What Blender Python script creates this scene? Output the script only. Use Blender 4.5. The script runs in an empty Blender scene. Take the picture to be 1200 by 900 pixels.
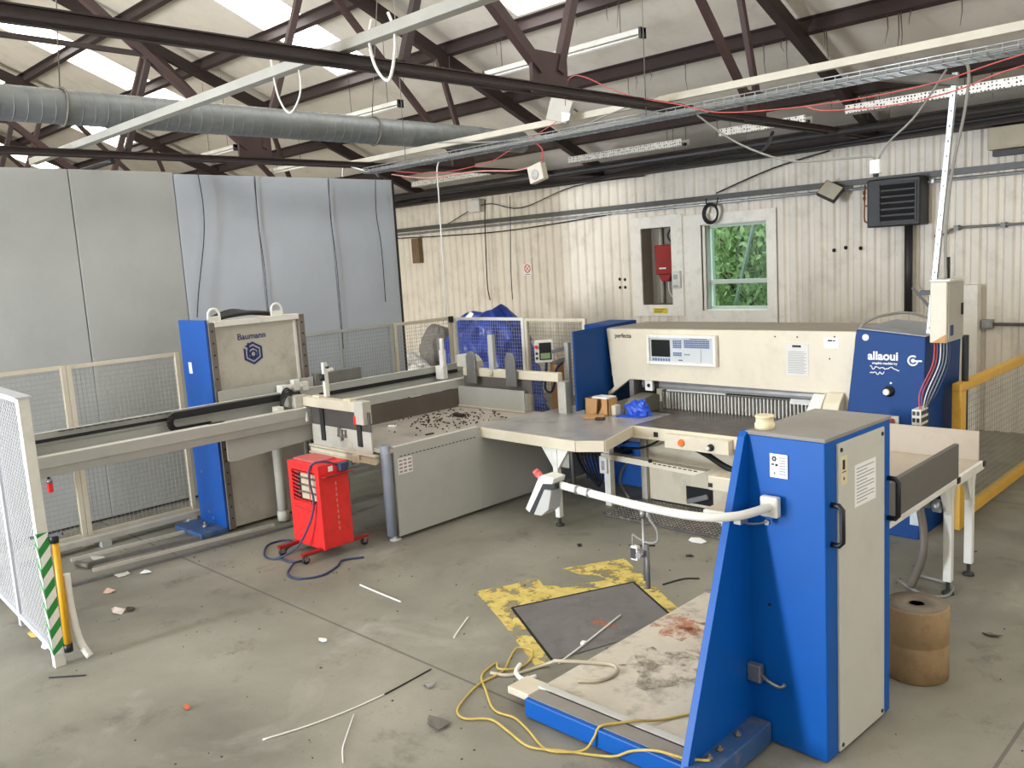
import bpy, math, random
from mathutils import Vector, Matrix, Euler
random.seed(7)
S = bpy.context.scene
COL = S.collection
PI = math.pi

# ------------------------------------------------------------------ materials
def lin(c):
    return tuple(((v/255)/12.92 if v/255 <= .04045 else ((v/255+.055)/1.055)**2.4) for v in c) + (1,)

def mat(name, c, rough=.5, metal=0., var=.10, scale=3., dirt=None, bump=0., spec=.5, fine=60.):
    """principled material, colour varied by two noises; dirt = (colour, amount, scale)"""
    m = bpy.data.materials.new(name); m.use_nodes = True
    nt = m.node_tree; N = nt.nodes; L = nt.links
    b = N['Principled BSDF']
    b.inputs['Roughness'].default_value = rough
    b.inputs['Metallic'].default_value = metal
    b.inputs['Specular IOR Level'].default_value = spec
    tc = N.new('ShaderNodeTexCoord')
    n1 = N.new('ShaderNodeTexNoise'); n1.inputs['Scale'].default_value = scale
    n1.inputs['Detail'].default_value = 6; n1.inputs['Roughness'].default_value = .65
    L.new(tc.outputs['Object'], n1.inputs['Vector'])
    cl = lin(c)
    r = N.new('ShaderNodeValToRGB')
    r.color_ramp.elements[0].position = .3; r.color_ramp.elements[1].position = .7
    r.color_ramp.elements[0].color = tuple(max(0, v*(1-var)) for v in cl[:3])+(1,)
    r.color_ramp.elements[1].color = tuple(min(1, v*(1+var)) for v in cl[:3])+(1,)
    L.new(n1.outputs['Fac'], r.inputs['Fac'])
    out = r.outputs['Color']
    if dirt:
        dc, da, ds = dirt
        n2 = N.new('ShaderNodeTexNoise'); n2.inputs['Scale'].default_value = ds
        n2.inputs['Detail'].default_value = 8; n2.inputs['Roughness'].default_value = .7
        L.new(tc.outputs['Object'], n2.inputs['Vector'])
        r2 = N.new('ShaderNodeValToRGB')
        r2.color_ramp.elements[0].position = .5; r2.color_ramp.elements[1].position = .72
        r2.color_ramp.elements[0].color = (0, 0, 0, 1); r2.color_ramp.elements[1].color = (da, da, da, 1)
        L.new(n2.outputs['Fac'], r2.inputs['Fac'])
        mx = N.new('ShaderNodeMixRGB'); mx.inputs['Color2'].default_value = lin(dc)
        L.new(r2.outputs['Color'], mx.inputs['Fac']); L.new(out, mx.inputs['Color1'])
        out = mx.outputs['Color']
    L.new(out, b.inputs['Base Color'])
    if bump:
        n3 = N.new('ShaderNodeTexNoise'); n3.inputs['Scale'].default_value = fine
        n3.inputs['Detail'].default_value = 4
        L.new(tc.outputs['Object'], n3.inputs['Vector'])
        bp = N.new('ShaderNodeBump'); bp.inputs['Strength'].default_value = bump; bp.inputs['Distance'].default_value = .01
        L.new(n3.outputs['Fac'], bp.inputs['Height']); L.new(bp.outputs['Normal'], b.inputs['Normal'])
    return m

def emit(name, c, s):
    m = bpy.data.materials.new(name); m.use_nodes = True
    b = m.node_tree.nodes['Principled BSDF']
    b.inputs['Base Color'].default_value = lin(c)
    b.inputs['Emission Color'].default_value = lin(c); b.inputs['Emission Strength'].default_value = s
    return m

def glass(name, c=(235, 245, 240), t=.93):
    m = bpy.data.materials.new(name); m.use_nodes = True
    nt = m.node_tree; N = nt.nodes; L = nt.links
    N.remove(N['Principled BSDF'])
    tr = N.new('ShaderNodeBsdfTransparent'); tr.inputs[0].default_value = lin(c)
    gl = N.new('ShaderNodeBsdfGlossy'); gl.inputs['Roughness'].default_value = .05
    mx = N.new('ShaderNodeMixShader'); mx.inputs[0].default_value = 1-t
    L.new(tr.outputs[0], mx.inputs[1]); L.new(gl.outputs[0], mx.inputs[2])
    L.new(mx.outputs[0], N['Material Output'].inputs[0])
    return m

BLUE = mat('blue_paint', (0, 84, 166), .45, var=.05, dirt=((50, 80, 120), .10, 5), spec=.3)
BLUED = mat('dull_blue_paint', (52, 86, 130), .65, var=.12, dirt=((116, 114, 110), .8, 8))
CREAM = mat('cream_paint', (212, 202, 178), .4, var=.04, dirt=((170, 155, 125), .25, 4))
WHITE = mat('white_paint', (224, 222, 212), .45, var=.05, dirt=((150, 145, 130), .35, 5))
GREYP = mat('grey_paint', (176, 176, 168), .5, var=.05, dirt=((120, 118, 110), .3, 3))
GREYB = mat('blue_grey_paint', (132, 137, 146), .5, var=.06)
TAN = mat('stone_grey_paint', (190, 186, 172), .5, var=.06, dirt=((120, 110, 95), .4, 4))
DTAN = mat('brown_grey_steel', (110, 102, 92), .5, var=.15, dirt=((60, 52, 45), .5, 6))
STEEL = mat('bare_steel', (150, 148, 142), .35, .7, var=.15, scale=8)
STEELD = mat('dull_steel', (118, 116, 112), .5, .3, var=.2, scale=6)
TABLE = mat('worn_table_steel', (176, 169, 158), .38, .05, var=.16, scale=2.2, dirt=((96, 88, 78), .6, 3.5))
CTABLE = mat('dark_table_steel', (104, 97, 90), .3, .3, var=.25, scale=3, dirt=((160, 150, 138), .5, 6))
DARK = mat('dark_metal', (42, 40, 40), .5, var=.2)
BLACK = mat('black_plastic', (20, 20, 21), .45, var=.1)
HOLE = mat('dark_hole', (12, 12, 12), .8, var=.05)
GALV = mat('galvanised_steel', (172, 178, 180), .38, .65, var=.22, scale=9, dirt=((110, 112, 110), .5, 5))
DUCT = mat('spiral_duct_steel', (126, 130, 130), .5, .35, var=.2, scale=5, dirt=((105, 104, 98), .6, 2.5))
MAROON = mat('maroon_steel', (66, 46, 43), .6, var=.18, dirt=((50, 40, 38), .5, 4))
MAROOND = mat('dark_maroon_steel', (54, 42, 40), .65, var=.2)
GATE = mat('bare_white_mesh', (186, 186, 184), .45, var=.05)
WIRE = mat('grey_wire', (158, 154, 142), .45, .2, var=.1)
FWHITE = mat('bluish_white_paint', (196, 198, 204), .45, var=.04, dirt=((150, 150, 150), .3, 4))
YELLOW = mat('yellow_paint', (222, 172, 62), .5, var=.08, dirt=((140, 110, 60), .4, 6))
YELL2 = mat('yellow_sleeve', (216, 160, 30), .45, var=.06)
GREEN = mat('green_tape', (42, 140, 60), .5, var=.05)
TAPE = mat('white_tape', (235, 235, 228), .5, var=.04)
RED = mat('red_paint', (234, 48, 46), .4, var=.05, dirt=((120, 30, 28), .3, 7))
DRED = mat('dull_red_plastic', (150, 34, 32), .4, var=.06)
ORANGE = mat('orange_button', (226, 110, 30), .4, var=.04)
WOOD = mat('pale_board', (184, 172, 154), .6, var=.08, scale=2, dirt=((150, 128, 98), .4, 4))
CARD = mat('cardboard', (190, 146, 96), .75, var=.1, scale=4)
ROLL = mat('brown_paper_roll', (150, 124, 88), .75, var=.14, scale=6, dirt=((110, 82, 52), .6, 9))
PAPER = mat('paper', (238, 238, 234), .7, var=.02)
INK = mat('grey_print', (150, 150, 152), .7, var=.15)
INKD = mat('black_print', (34, 34, 38), .6, var=.05)
NAVY = mat('navy_print', (24, 42, 108), .5, var=.05)
BEIGEL = mat('beige_label', (220, 208, 170), .6, var=.03)
TARP = mat('blue_tarpaulin', (34, 66, 158), .3, var=.35, scale=5, bump=.9, fine=6.)
BLUEP = mat('bright_blue_sheet', (28, 78, 190), .4, var=.12, scale=5)
FILM = mat('crumpled_grey_film', (240, 237, 230), .35, var=.12, scale=9, bump=.7, fine=8.)
SCREEN = mat('dark_screen', (26, 28, 26), .2, var=.1)
LCD = emit('green_lcd', (120, 140, 90), .25)
KEY = mat('blue_keys', (86, 106, 150), .5, var=.08)
PANELG = mat('panel_grey', (190, 194, 192), .45, var=.03)
CABB = mat('black_cable', (22, 22, 24), .5, var=.1)
CABG = mat('grey_cable', (140, 138, 130), .5, var=.1)
CABW = mat('white_cable', (232, 230, 222), .5, var=.05)
CABR = mat('red_cable', (196, 86, 80), .5, var=.15, scale=30)
CABY = mat('yellow_cable', (194, 168, 84), .5, var=.12, scale=10)
CABBL = mat('dark_blue_cable', (48, 62, 92), .45, var=.1)
COPPER = mat('copper_pipe', (150, 92, 58), .4, .7, var=.2)
PART1 = mat('warm_grey_board', (172, 173, 167), .65, var=.05, scale=1.5, dirt=((154, 154, 148), .4, 1.2))
PART2 = mat('cool_grey_board', (182, 188, 194), .62, var=.05, scale=1.5, dirt=((192, 196, 202), .4, 1.2))
CORR = mat('pale_wall_sheet', (232, 224, 208), .55, var=.06, scale=1.2, dirt=((150, 138, 118), .35, 1.8))
FRAME = mat('pale_trim_board', (242, 237, 224), .55, var=.05, dirt=((170, 160, 140), .4, 4))
ROOF = mat('roof_lining', (222, 214, 200), .8, var=.07, scale=.8, dirt=((184, 174, 160), .5, 1.5))
BLOCK = mat('wall_render', (150, 146, 138), .85, var=.1)
LEAF = mat('leaf_green', (142, 164, 104), .6, var=.35, scale=3)
LEAFD = mat('dark_leaf_green', (100, 126, 84), .6, var=.35, scale=3)
BARK = mat('bark', (80, 64, 50), .9, var=.2)
GRASS = mat('rough_grass', (92, 132, 62), .9, var=.3, scale=4)
QUARTZ = mat('quartz_element', (206, 190, 160), .4, var=.1)
SKYL = emit('rooflight_sheet', (255, 254, 250), 5.5)

def perforated():
    m = mat('perforated_steel', (214, 212, 204), .4, .4, var=.15, scale=10)
    nt = m.node_tree; N = nt.nodes; L = nt.links; b = N['Principled BSDF']
    tc = N.new('ShaderNodeTexCoord')
    v = N.new('ShaderNodeTexVoronoi'); v.inputs['Scale'].default_value = 26; v.inputs['Randomness'].default_value = .25
    L.new(tc.outputs['Object'], v.inputs['Vector'])
    r = N.new('ShaderNodeMath'); r.operation = 'LESS_THAN'; r.inputs[1].default_value = .3
    L.new(v.outputs['Distance'], r.inputs[0])
    src = b.inputs['Base Color'].links[0].from_socket
    mx = N.new('ShaderNodeMixRGB'); mx.inputs['Color2'].default_value = lin((40, 38, 36))
    L.new(r.outputs[0], mx.inputs['Fac']); L.new(src, mx.inputs['Color1']); L.new(mx.outputs[0], b.inputs['Base Color'])
    return m
PERF = perforated()
FILL_GLAZE = emit('fill_glazing_glow', (255, 250, 242), 3.2)  # glow of panes added out of view as side light

def floor_mat():
    m = bpy.data.materials.new('concrete_floor'); m.use_nodes = True
    nt = m.node_tree; N = nt.nodes; L = nt.links; b = N['Principled BSDF']
    b.inputs['Roughness'].default_value = .62; b.inputs['Specular IOR Level'].default_value = .35
    tc = N.new('ShaderNodeTexCoord')
    def noise(s, d=8, r=.62, dist=0.):
        n = N.new('ShaderNodeTexNoise'); n.inputs['Scale'].default_value = s; n.inputs['Detail'].default_value = d
        n.inputs['Roughness'].default_value = r; n.inputs['Distortion'].default_value = dist
        L.new(tc.outputs['Object'], n.inputs['Vector']); return n.outputs['Fac']
    def ramp(f, p0, p1, c0, c1):
        r = N.new('ShaderNodeValToRGB'); e = r.color_ramp.elements
        e[0].position = p0; e[1].position = p1; e[0].color = c0; e[1].color = c1
        L.new(f, r.inputs['Fac']); return r.outputs['Color']
    def mix(f, c1, c2, mode='MIX'):
        x = N.new('ShaderNodeMixRGB'); x.blend_type = mode
        for s, v in ((x.inputs['Fac'], f), (x.inputs['Color1'], c1), (x.inputs['Color2'], c2)):
            if hasattr(v, 'is_linked'): L.new(v, s)
            else: s.default_value = v
        return x.outputs['Color']
    base = ramp(noise(.55, 9, .6, .3), .32, .68, lin((112, 109, 97)), lin((154, 150, 135)))
    k = (0, 0, 0, 1); w = (1, 1, 1, 1)
    c = mix(ramp(noise(2.3, 10, .72), .56, .74, k, (.75, .75, .75, 1)), base, lin((84, 79, 72)))
    c = mix(ramp(noise(.9, 6, .6, .6), .58, .75, k, (.6, .6, .6, 1)), c, lin((178, 173, 163)))
    c = mix(ramp(noise(38, 4, .7), .62, .74, k, (.7, .7, .7, 1)), c, lin((66, 61, 56)))
    c = mix(ramp(noise(14, 6, .8), .66, .72, k, (.4, .4, .4, 1)), c, lin((200, 194, 182)))
    # saw-cut joint along X
    sx = N.new('ShaderNodeSeparateXYZ'); L.new(tc.outputs['Object'], sx.inputs[0])
    def math2(op, a, v):
        q = N.new('ShaderNodeMath'); q.operation = op; L.new(a, q.inputs[0])
        if hasattr(v, 'is_linked'): L.new(v, q.inputs[1])
        else: q.inputs[1].default_value = v
        return q.outputs[0]
    for axis, pos, wd in (('Y', 3.5, .010), ('X', -10.6, .012), ('Y', 9.4, .010), ('X', -1.2, .010)):
        d = math2('ABSOLUTE', math2('SUBTRACT', sx.outputs[axis], pos), 0)
        f = math2('LESS_THAN', d, wd)
        f = math2('MULTIPLY', f, .7)
        c = mix(f, c, lin((86, 80, 74)))
    L.new(c, b.inputs['Base Color'])
    bp = N.new('ShaderNodeBump'); bp.inputs['Strength'].default_value = .12; bp.inputs['Distance'].default_value = .01
    L.new(noise(30, 6, .7), bp.inputs['Height']); L.new(bp.outputs['Normal'], b.inputs['Normal'])
    return m
FLOOR = floor_mat()

def worn_paint():
    m = bpy.data.materials.new('worn_yellow_floor_paint'); m.use_nodes = True
    nt = m.node_tree; N = nt.nodes; L = nt.links; b = N['Principled BSDF']
    b.inputs['Roughness'].default_value = .55
    tc = N.new('ShaderNodeTexCoord')
    n = N.new('ShaderNodeTexNoise'); n.inputs['Scale'].default_value = 5.5; n.inputs['Detail'].default_value = 9; n.inputs['Roughness'].default_value = .72
    L.new(tc.outputs['Object'], n.inputs['Vector'])
    r = N.new('ShaderNodeValToRGB'); e = r.color_ramp.elements
    e[0].position = .50; e[1].position = .57; e[0].color = (1, 1, 1, 1); e[1].color = (0, 0, 0, 1)
    L.new(n.outputs['Fac'], r.inputs['Fac']); L.new(r.outputs['Color'], b.inputs['Alpha'])
    n2 = N.new('ShaderNodeTexNoise'); n2.inputs['Scale'].default_value = 12; n2.inputs['Detail'].default_value = 6
    L.new(tc.outputs['Object'], n2.inputs['Vector'])
    r2 = N.new('ShaderNodeValToRGB'); e = r2.color_ramp.elements
    e[0].position = .35; e[1].position = .65; e[0].color = lin((200, 174, 84)); e[1].color = lin((216, 196, 116))
    L.new(n2.outputs['Fac'], r2.inputs['Fac']); L.new(r2.outputs['Color'], b.inputs['Base Color'])
    return m
WORN = worn_paint()
PIT = mat('dark_floor_plate', (118, 114, 112), .5, .2, var=.15, scale=2.5, dirt=((78, 72, 70), .6, 4))
PLATF = mat('worn_platform_plate', (206, 197, 178), .5, .05, var=.14, scale=2.5, dirt=((100, 92, 82), .75, 5))
RUST = mat('rust_stain', (150, 92, 58), .7, var=.2, scale=6)
STEP = mat('checker_step_plate', (86, 80, 76), .5, .3, var=.3, scale=14, dirt=((180, 174, 166), .6, 22))

# ------------------------------------------------------------------ mesh building
OFF = {}
class MB:
    def __init__(s): s.v = []; s.f = []; s.mi = []; s.sm = []; s.m = 0
    def _add(s, vs, fs, smooth=False):
        o = len(s.v); s.v += [Vector(v) for v in vs]
        for f in fs:
            s.f.append([i+o for i in f]); s.mi.append(s.m); s.sm.append(smooth)
        return s
    def box(s, x0, x1, y0, y1, z0, z1):
        v = [(x, y, z) for x in (x0, x1) for y in (y0, y1) for z in (z0, z1)]
        return s._add(v, [(0, 1, 3, 2), (4, 6, 7, 5), (0, 4, 5, 1), (2, 3, 7, 6), (0, 2, 6, 4), (1, 5, 7, 3)])
    def obox(s, c, size, rot=(0, 0, 0)):
        R = Euler(rot).to_matrix(); c = Vector(c)
        v = [c + R @ Vector((x*size[0]/2, y*size[1]/2, z*size[2]/2)) for x in (-1, 1) for y in (-1, 1) for z in (-1, 1)]
        return s._add(v, [(0, 1, 3, 2), (4, 6, 7, 5), (0, 4, 5, 1), (2, 3, 7, 6), (0, 2, 6, 4), (1, 5, 7, 3)])
    def bar(s, p, q, w, h, up=(0, 0, 1)):
        p = Vector(p); q = Vector(q); d = (q-p).normalized(); u = Vector(up)
        if abs(d.dot(u)) > .98: u = Vector((0, 1, 0))
        r = d.cross(u).normalized(); u = r.cross(d).normalized()
        v = []
        for e in (p, q):
            for a, b in ((-1, -1), (1, -1), (1, 1), (-1, 1)):
                v.append(e + r*(a*w/2) + u*(b*h/2))
        return s._add(v, [(3, 2, 1, 0), (4, 5, 6, 7), (0, 1, 5, 4), (1, 2, 6, 5), (2, 3, 7, 6), (3, 0, 4, 7)])
    def tube(s, pts, r, n=8, closed=False, caps=True):
        P = [Vector(p) for p in pts]; N = len(P); rr = r if isinstance(r, (list, tuple)) else [r]*N
        T = []
        for i in range(N):
            a = P[i-1] if (i > 0 or closed) else P[i]; b = P[(i+1) % N] if (i < N-1 or closed) else P[i]
            t = b-a
            T.append(t.normalized() if t.length > 1e-9 else Vector((0, 0, 1)))
        u = Vector((0, 0, 1)) if abs(T[0].z) < .9 else Vector((1, 0, 0))
        u = (u - T[0]*u.dot(T[0])).normalized(); vs = []
        for i in range(N):
            u = (u - T[i]*u.dot(T[i])).normalized(); w = T[i].cross(u)
            for k in range(n):
                a = 2*PI*k/n; vs.append(P[i] + (u*math.cos(a)+w*math.sin(a))*rr[i])
        fs = []
        for i in range(N if closed else N-1):
            j = (i+1) % N
            for k in range(n):
                l = (k+1) % n; fs.append((i*n+k, i*n+l, j*n+l, j*n+k))
        s._add(vs, fs, True)
        if caps and not closed:
            o = len(s.v)-len(vs)
            s.f += [[o+k for k in range(n)][::-1], [o+(N-1)*n+k for k in range(n)]]; s.mi += [s.m]*2; s.sm += [False]*2
        return s
    def cyl(s, p, q, r, n=16, r2=None):
        return s.tube([p, q], [r, r if r2 is None else r2], n)
    def prism(s, poly, ax, a0, a1):
        """polygon given in the two other axes (in XYZ order), extruded along axis ax"""
        def pt(p, a):
            q = list(p); q.insert(ax, a); return q
        n = len(poly); v = [pt(p, a0) for p in poly]+[pt(p, a1) for p in poly]
        f = [tuple(range(n))[::-1], tuple(range(n, 2*n))]+[(i, (i+1) % n, n+(i+1) % n, n+i) for i in range(n)]
        return s._add(v, f)
    def lathe(s, prof, c, n=24, axis=2):
        vs = []; c = Vector(c)
        for r, h in prof:
            for k in range(n):
                a = 2*PI*k/n; x, y = r*math.cos(a), r*math.sin(a)
                vs.append(c + Vector({2: (x, y, h), 1: (x, h, y), 0: (h, x, y)}[axis]))
        fs = []
        for i in range(len(prof)-1):
            for k in range(n):
                l = (k+1) % n; fs.append((i*n+k, i*n+l, (i+1)*n+l, (i+1)*n+k))
        s._add(vs, fs, True)
        o = len(s.v)-len(vs)
        s.f += [[o+k for k in range(n)][::-1], [o+(len(prof)-1)*n+k for k in range(n)]]; s.mi += [s.m]*2; s.sm += [False]*2
        return s
    def quad(s, *p): return s._add(p, [tuple(range(len(p)))])
    def xf(s, M, start=0):
        for i in range(start, len(s.v)): s.v[i] = M @ s.v[i]
        return s
    def build(s, name, mats, parent=None, bev=0., seg=2, autos=True):
        me = bpy.data.meshes.new(name)
        off = OFF.get(parent.name, Vector()) if parent else Vector()
        me.from_pydata([tuple(v-off) for v in s.v], [], s.f)
        if not isinstance(mats, (list, tuple)): mats = [mats]
        for m in mats: me.materials.append(m)
        me.polygons.foreach_set('material_index', s.mi)
        me.polygons.foreach_set('use_smooth', s.sm)
        me.validate(); me.update()
        o = bpy.data.objects.new(name, me); COL.objects.link(o)
        if parent: o.parent = parent
        OFF[o.name] = off
        if bev:
            b = o.modifiers.new('bevel', 'BEVEL'); b.width = bev; b.segments = seg; b.limit_method = 'ANGLE'; b.angle_limit = .6
        return o

def tag(o, label=None, cat=None, group=None, kind=None):
    if label: o['label'] = label
    if cat: o['category'] = cat
    if group: o['group'] = group
    if kind: o['kind'] = kind
    return o
def thing(name, label, cat, loc=(0, 0, 0), group=None):
    o = bpy.data.objects.new(name, None); COL.objects.link(o); o.location = loc
    o.empty_display_size = .1
    OFF[o.name] = Vector(loc)
    return tag(o, label, cat, group)
def struct(o): o['kind'] = 'structure'; return o
def copy_tree(o, loc, label=None):
    c = o.copy(); COL.objects.link(c); c.location = loc
    if label: c['label'] = label
    for ch in o.children:
        d = ch.copy(); COL.objects.link(d); d.parent = c
        for g in ch.children:
            e = g.copy(); COL.objects.link(e); e.parent = d
    return c
def smooth_path(pts, k=6):
    P = [Vector(p) for p in pts]; out = []
    for i in range(len(P)-1):
        a = P[max(i-1, 0)]; b = P[i]; c = P[i+1]; d = P[min(i+2, len(P)-1)]
        for j in range(k):
            t = j/k
            out.append(.5*((2*b)+(c-a)*t+(2*a-5*b+4*c-d)*t*t+(3*b-a-3*c+d)*t**3))
    out.append(P[-1]); return out
def text(name, body, size, loc, rot, m, parent, ext=.0006, align='CENTER', shear=0., bold=0., sx=1.):
    cu = bpy.data.curves.new(name, 'FONT'); cu.body = body; cu.size = size; cu.extrude = ext
    cu.align_x = align; cu.align_y = 'CENTER'; cu.shear = shear; cu.offset = bold
    t = bpy.data.objects.new(name, cu); COL.objects.link(t)
    bpy.context.view_layer.update()
    me = bpy.data.meshes.new_from_object(t.evaluated_get(bpy.context.evaluated_depsgraph_get()))
    bpy.data.objects.remove(t); bpy.data.curves.remove(cu)
    me.materials.clear(); me.materials.append(m)
    off = OFF.get(parent.name, Vector())
    M = Matrix.Translation(Vector(loc)-off) @ Euler(rot).to_matrix().to_4x4() @ Matrix.Diagonal((sx, 1, 1, 1))
    me.transform(M)
    o = bpy.data.objects.new(name, me); COL.objects.link(o); o.parent = parent
    OFF[o.name] = off
    return o
RY = (PI/2, 0, 0)          # lettering on a face that looks to -Y
RX = (PI/2, 0, PI/2)       # lettering on a face that looks to +X
# ================================================================== THE SETTING
XW0, XW1, YN, YF = -31.0, 4.0, -7.0, 12.785
RIDGE = -.9
def zr(y, off=0.): return 4.1 + .415*(12.75-y) + off
def zr2(y, off=0.): return zr(RIDGE) - .415*(RIDGE-y) + off if y < RIDGE else zr(y, off)

struct(MB().box(XW0-.2, XW1+.2, YN-.2, YF+.35, -.2, 0).build('floor', FLOOR))

# far wall: trapezoidal sheeting with a window opening and a recess
def corr_wall():
    b = MB(); pitch = .2; top = 4.32
    holes = [(-7.90, -6.75, 1.62, 3.09), (-9.22, -8.55, 1.74, 3.12)]
    x = XW0; pts = []
    while x < XW1:
        pts += [(x, 0.), (x+.09, 0.), (x+.118, .036), (x+.172, .036)]; x += pitch
    pts.append((x, 0.))
    for (xa, da), (xb, db) in zip(pts, pts[1:]):
        cx = (xa+xb)/2; spans = [(0, top)]
        for h in holes:
            if h[0] < cx < h[1]: spans = [(0, h[2]), (h[3], top)]
        for z0, z1 in spans:
            b.quad((xa, YF+da, z0), (xb, YF+db, z0), (xb, YF+db, z1), (xa, YF+da, z1))
    return b
w = struct(corr_wall().build('wall_far', CORR))
# outer leaf behind the sheeting, with the same openings
o = MB()
def leaf(x0, x1, z0, z1): o.box(x0, x1, YF+.06, YF+.30, z0, z1)
leaf(XW0, -9.3, 0, 4.6); leaf(-9.3, -8.5, 0, 1.70); leaf(-9.3, -8.5, 3.16, 4.6); leaf(-8.5, -7.92, 0, 4.6)
leaf(-7.92, -6.73, 0, 1.60); leaf(-7.92, -6.73, 3.11, 4.6); leaf(-6.73, XW1, 0, 4.6)
o.build('outer_leaf', BLOCK, w)
struct(MB().box(XW0-.2, XW0, YN, YF+.3, 0, 10).build('wall_left', BLOCK))
struct(MB().box(XW1, XW1+.2, YN, YF+.3, 0, 10).build('wall_right', BLOCK))
DX0, DX1, DZ = -8.3, -7.1, 4.2      # the loading doorway in the wall behind the camera
EX0, EX1 = -16.0, -12.4  # second doorway, unseen, added to brighten the far wall behind the partition
b = MB(); b.box(XW0, EX0, YN-.2, YN, 0, 8.2); b.box(EX1, DX0, YN-.2, YN, 0, 8.2); b.box(EX0, EX1, YN-.2, YN, DZ, 8.2); b.box(DX1, XW1, YN-.2, YN, 0, 8.2); b.box(DX0, DX1, YN-.2, YN, DZ, 8.2)
struct(b.build('wall_near', BLOCK))
b = MB()
b.box(DX0-.1, DX0, YN-.22, YN+.03, 0, DZ+.1); b.box(DX1, DX1+.1, YN-.22, YN+.03, 0, DZ+.1); b.box(DX0, DX1, YN-.22, YN+.03, DZ, DZ+.1)
struct(b.build('door_1', GREYP))
b = MB(); b.box(EX0-.1, EX0, YN-.22, YN+.03, 0, DZ+.1); b.box(EX1, EX1+.1, YN-.22, YN+.03, 0, DZ+.1); b.box(EX0, EX1, YN-.22, YN+.03, DZ, DZ+.1)
struct(b.build('added_door_2', GREYP))  # frame of the added, unseen second doorway

# roof lining with openings for the rooflights
SKX = [-26.2, -21.2, -17.25, -12.0, -7.8, -3.3, 1.2]
SKW = .53; SY0, SY1 = 4.3, 8.95; TY0, TY1 = -6.0, -2.4
b = MB(); t = .05
def sheet(x0, x1, y0, y1):
    b.prism([(y0, zr2(y0, .25)), (y1, zr2(y1, .25)), (y1, zr2(y1, .25+t)), (y0, zr2(y0, .25+t))], 0, x0, x1)
xs = XW0-.2
for sx in SKX:
    sheet(xs, sx-SKW, RIDGE, YF+.35); sheet(xs, sx-SKW, YN-.2, RIDGE); xs = sx+SKW
    sheet(sx-SKW, sx+SKW, RIDGE, SY0); sheet(sx-SKW, sx+SKW, SY1, YF+.35)
    sheet(sx-SKW, sx+SKW, YN-.2, TY0); sheet(sx-SKW, sx+SKW, TY1, RIDGE)
sheet(xs, XW1+.2, RIDGE, YF+.35); sheet(xs, XW1+.2, YN-.2, RIDGE)
ceil = struct(b.build('ceiling', ROOF))
n = 2
for sx in SKX:
    for y0, y1 in ((SY0, SY1), (TY0, TY1)):
        b = MB()
        b.prism([(y0, zr2(y0, .28)), (y1, zr2(y1, .28)), (y1, zr2(y1, .29)), (y0, zr2(y0, .29))], 0, sx-SKW, sx+SKW)
        p = struct(b.build('window_%d' % n, SKYL)); n += 1
# glazing added, unseen and glowing, in near and right walls to brighten the room
def fill_glazing(x0, x1, y0, y1, z0, z1):
    global n
    b = MB(); b.box(x0, x1, y0, y1, z0, z1); g_ = struct(b.build('window_%d' % n, FILL_GLAZE)); n += 1
    f_ = MB(); e = .05
    for (zz0, zz1) in ((z0-e, z0+e), (z1-e, z1+e), ((z0+z1)/2-.03, (z0+z1)/2+.03)): f_.box(x0-.01, x1+.01, y0-.02, y1+.02, zz0, zz1)
    f_.build('fill_glazing_bar', FRAME, g_)
for i in range(7): fill_glazing(-19.3+3.3*i, -16.5+3.3*i, YN, YN+.03, 4.7, 6.7)
for i in range(5): fill_glazing(XW1-.03, XW1, -5.5+3.4*i, -2.9+3.4*i, 2.3, 4.3)
# eaves beam over the far wall
b = MB(); b.box(XW0, XW1, 12.42, 12.72, 4.02, 4.05); b.box(XW0, XW1, 12.555, 12.585, 4.05, 4.27); b.box(XW0, XW1, 12.42, 12.72, 4.27, 4.30)
struct(b.build('trim_1', MAROOND))

# roof trusses
b_r = MB().bar((0, RIDGE, zr(RIDGE)), (0, 12.75, zr(12.75)), .11, .17)
tr = thing('roof_truss', 'maroon steel roof truss spanning directly above the cutting machine, nearest to the camera', 'roof truss', (-5.0, 0, 0), 'steel roof trusses')
def tb(name, p, q, w, h, m=MAROON):
    X = -5.0
    return MB().bar((X, p[0], p[1]), (X, q[0], q[1]), w, h).build(name, m, tr)
tb('rafter', (RIDGE, zr(RIDGE)), (12.7, zr(12.7)), .11, .17, MAROOND)
tb('rafter', (RIDGE, zr(RIDGE)), (YN+.05, zr2(YN)), .11, .17, MAROOND)
b = MB()
for dx in (-.042, .042):      # bottom chord: two angles back to back
    b.box(-5+dx-.006, -5+dx+.006, YN+.1, 12.7, 4.065, 4.125)
    b.box(-5+min(dx, dx*2.2), -5+max(dx, dx*2.2), YN+.1, 12.7, 4.06, 4.07)
    b.box(-5+min(dx, dx*1.6), -5+max(dx, dx*1.6), YN+.1, 12.7, 4.118, 4.128)
b.build('bottom_chord', MAROOND, tr)
for y in (5.72, 9.2):
    b = MB(); b.box(-5-.02, -5+.02, y-.22, y+.22, 4.06, 4.40)
    b.build('gusset_plate', MAROON, tr)
tb('web', (5.62, 4.25), (-.85, zr(RIDGE)-.1), .08, .09)
tb('web', (5.84, 4.25), (6.72, zr(6.72)), .07, .08)
tb('web', (9.08, 4.25), (6.72, zr(6.72)), .07, .08)
tb('web', (9.28, 4.25), (8.80, zr(8.80)), .06, .07)
tb('web', (4.15, 4.14), (4.52, 5.2), .06, .06, MAROOND)
tb('web', (4.52, 5.2), (1.9, 5.24), .05, .05, MAROOND)
labs = ['maroon steel roof truss crossing just beyond the tall grey partition, behind the round duct',
        'maroon steel roof truss further behind the grey partition, seen above the duct at upper left',
        'fourth maroon roof truss, far behind the grey partition at the left',
        'farthest maroon roof truss visible, at the left end of the roof behind the partition']
for x, l in zip((-9.85, -14.7, -19.55, -24.4), labs): copy_tree(tr, (x, 0, 0), l)

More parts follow.
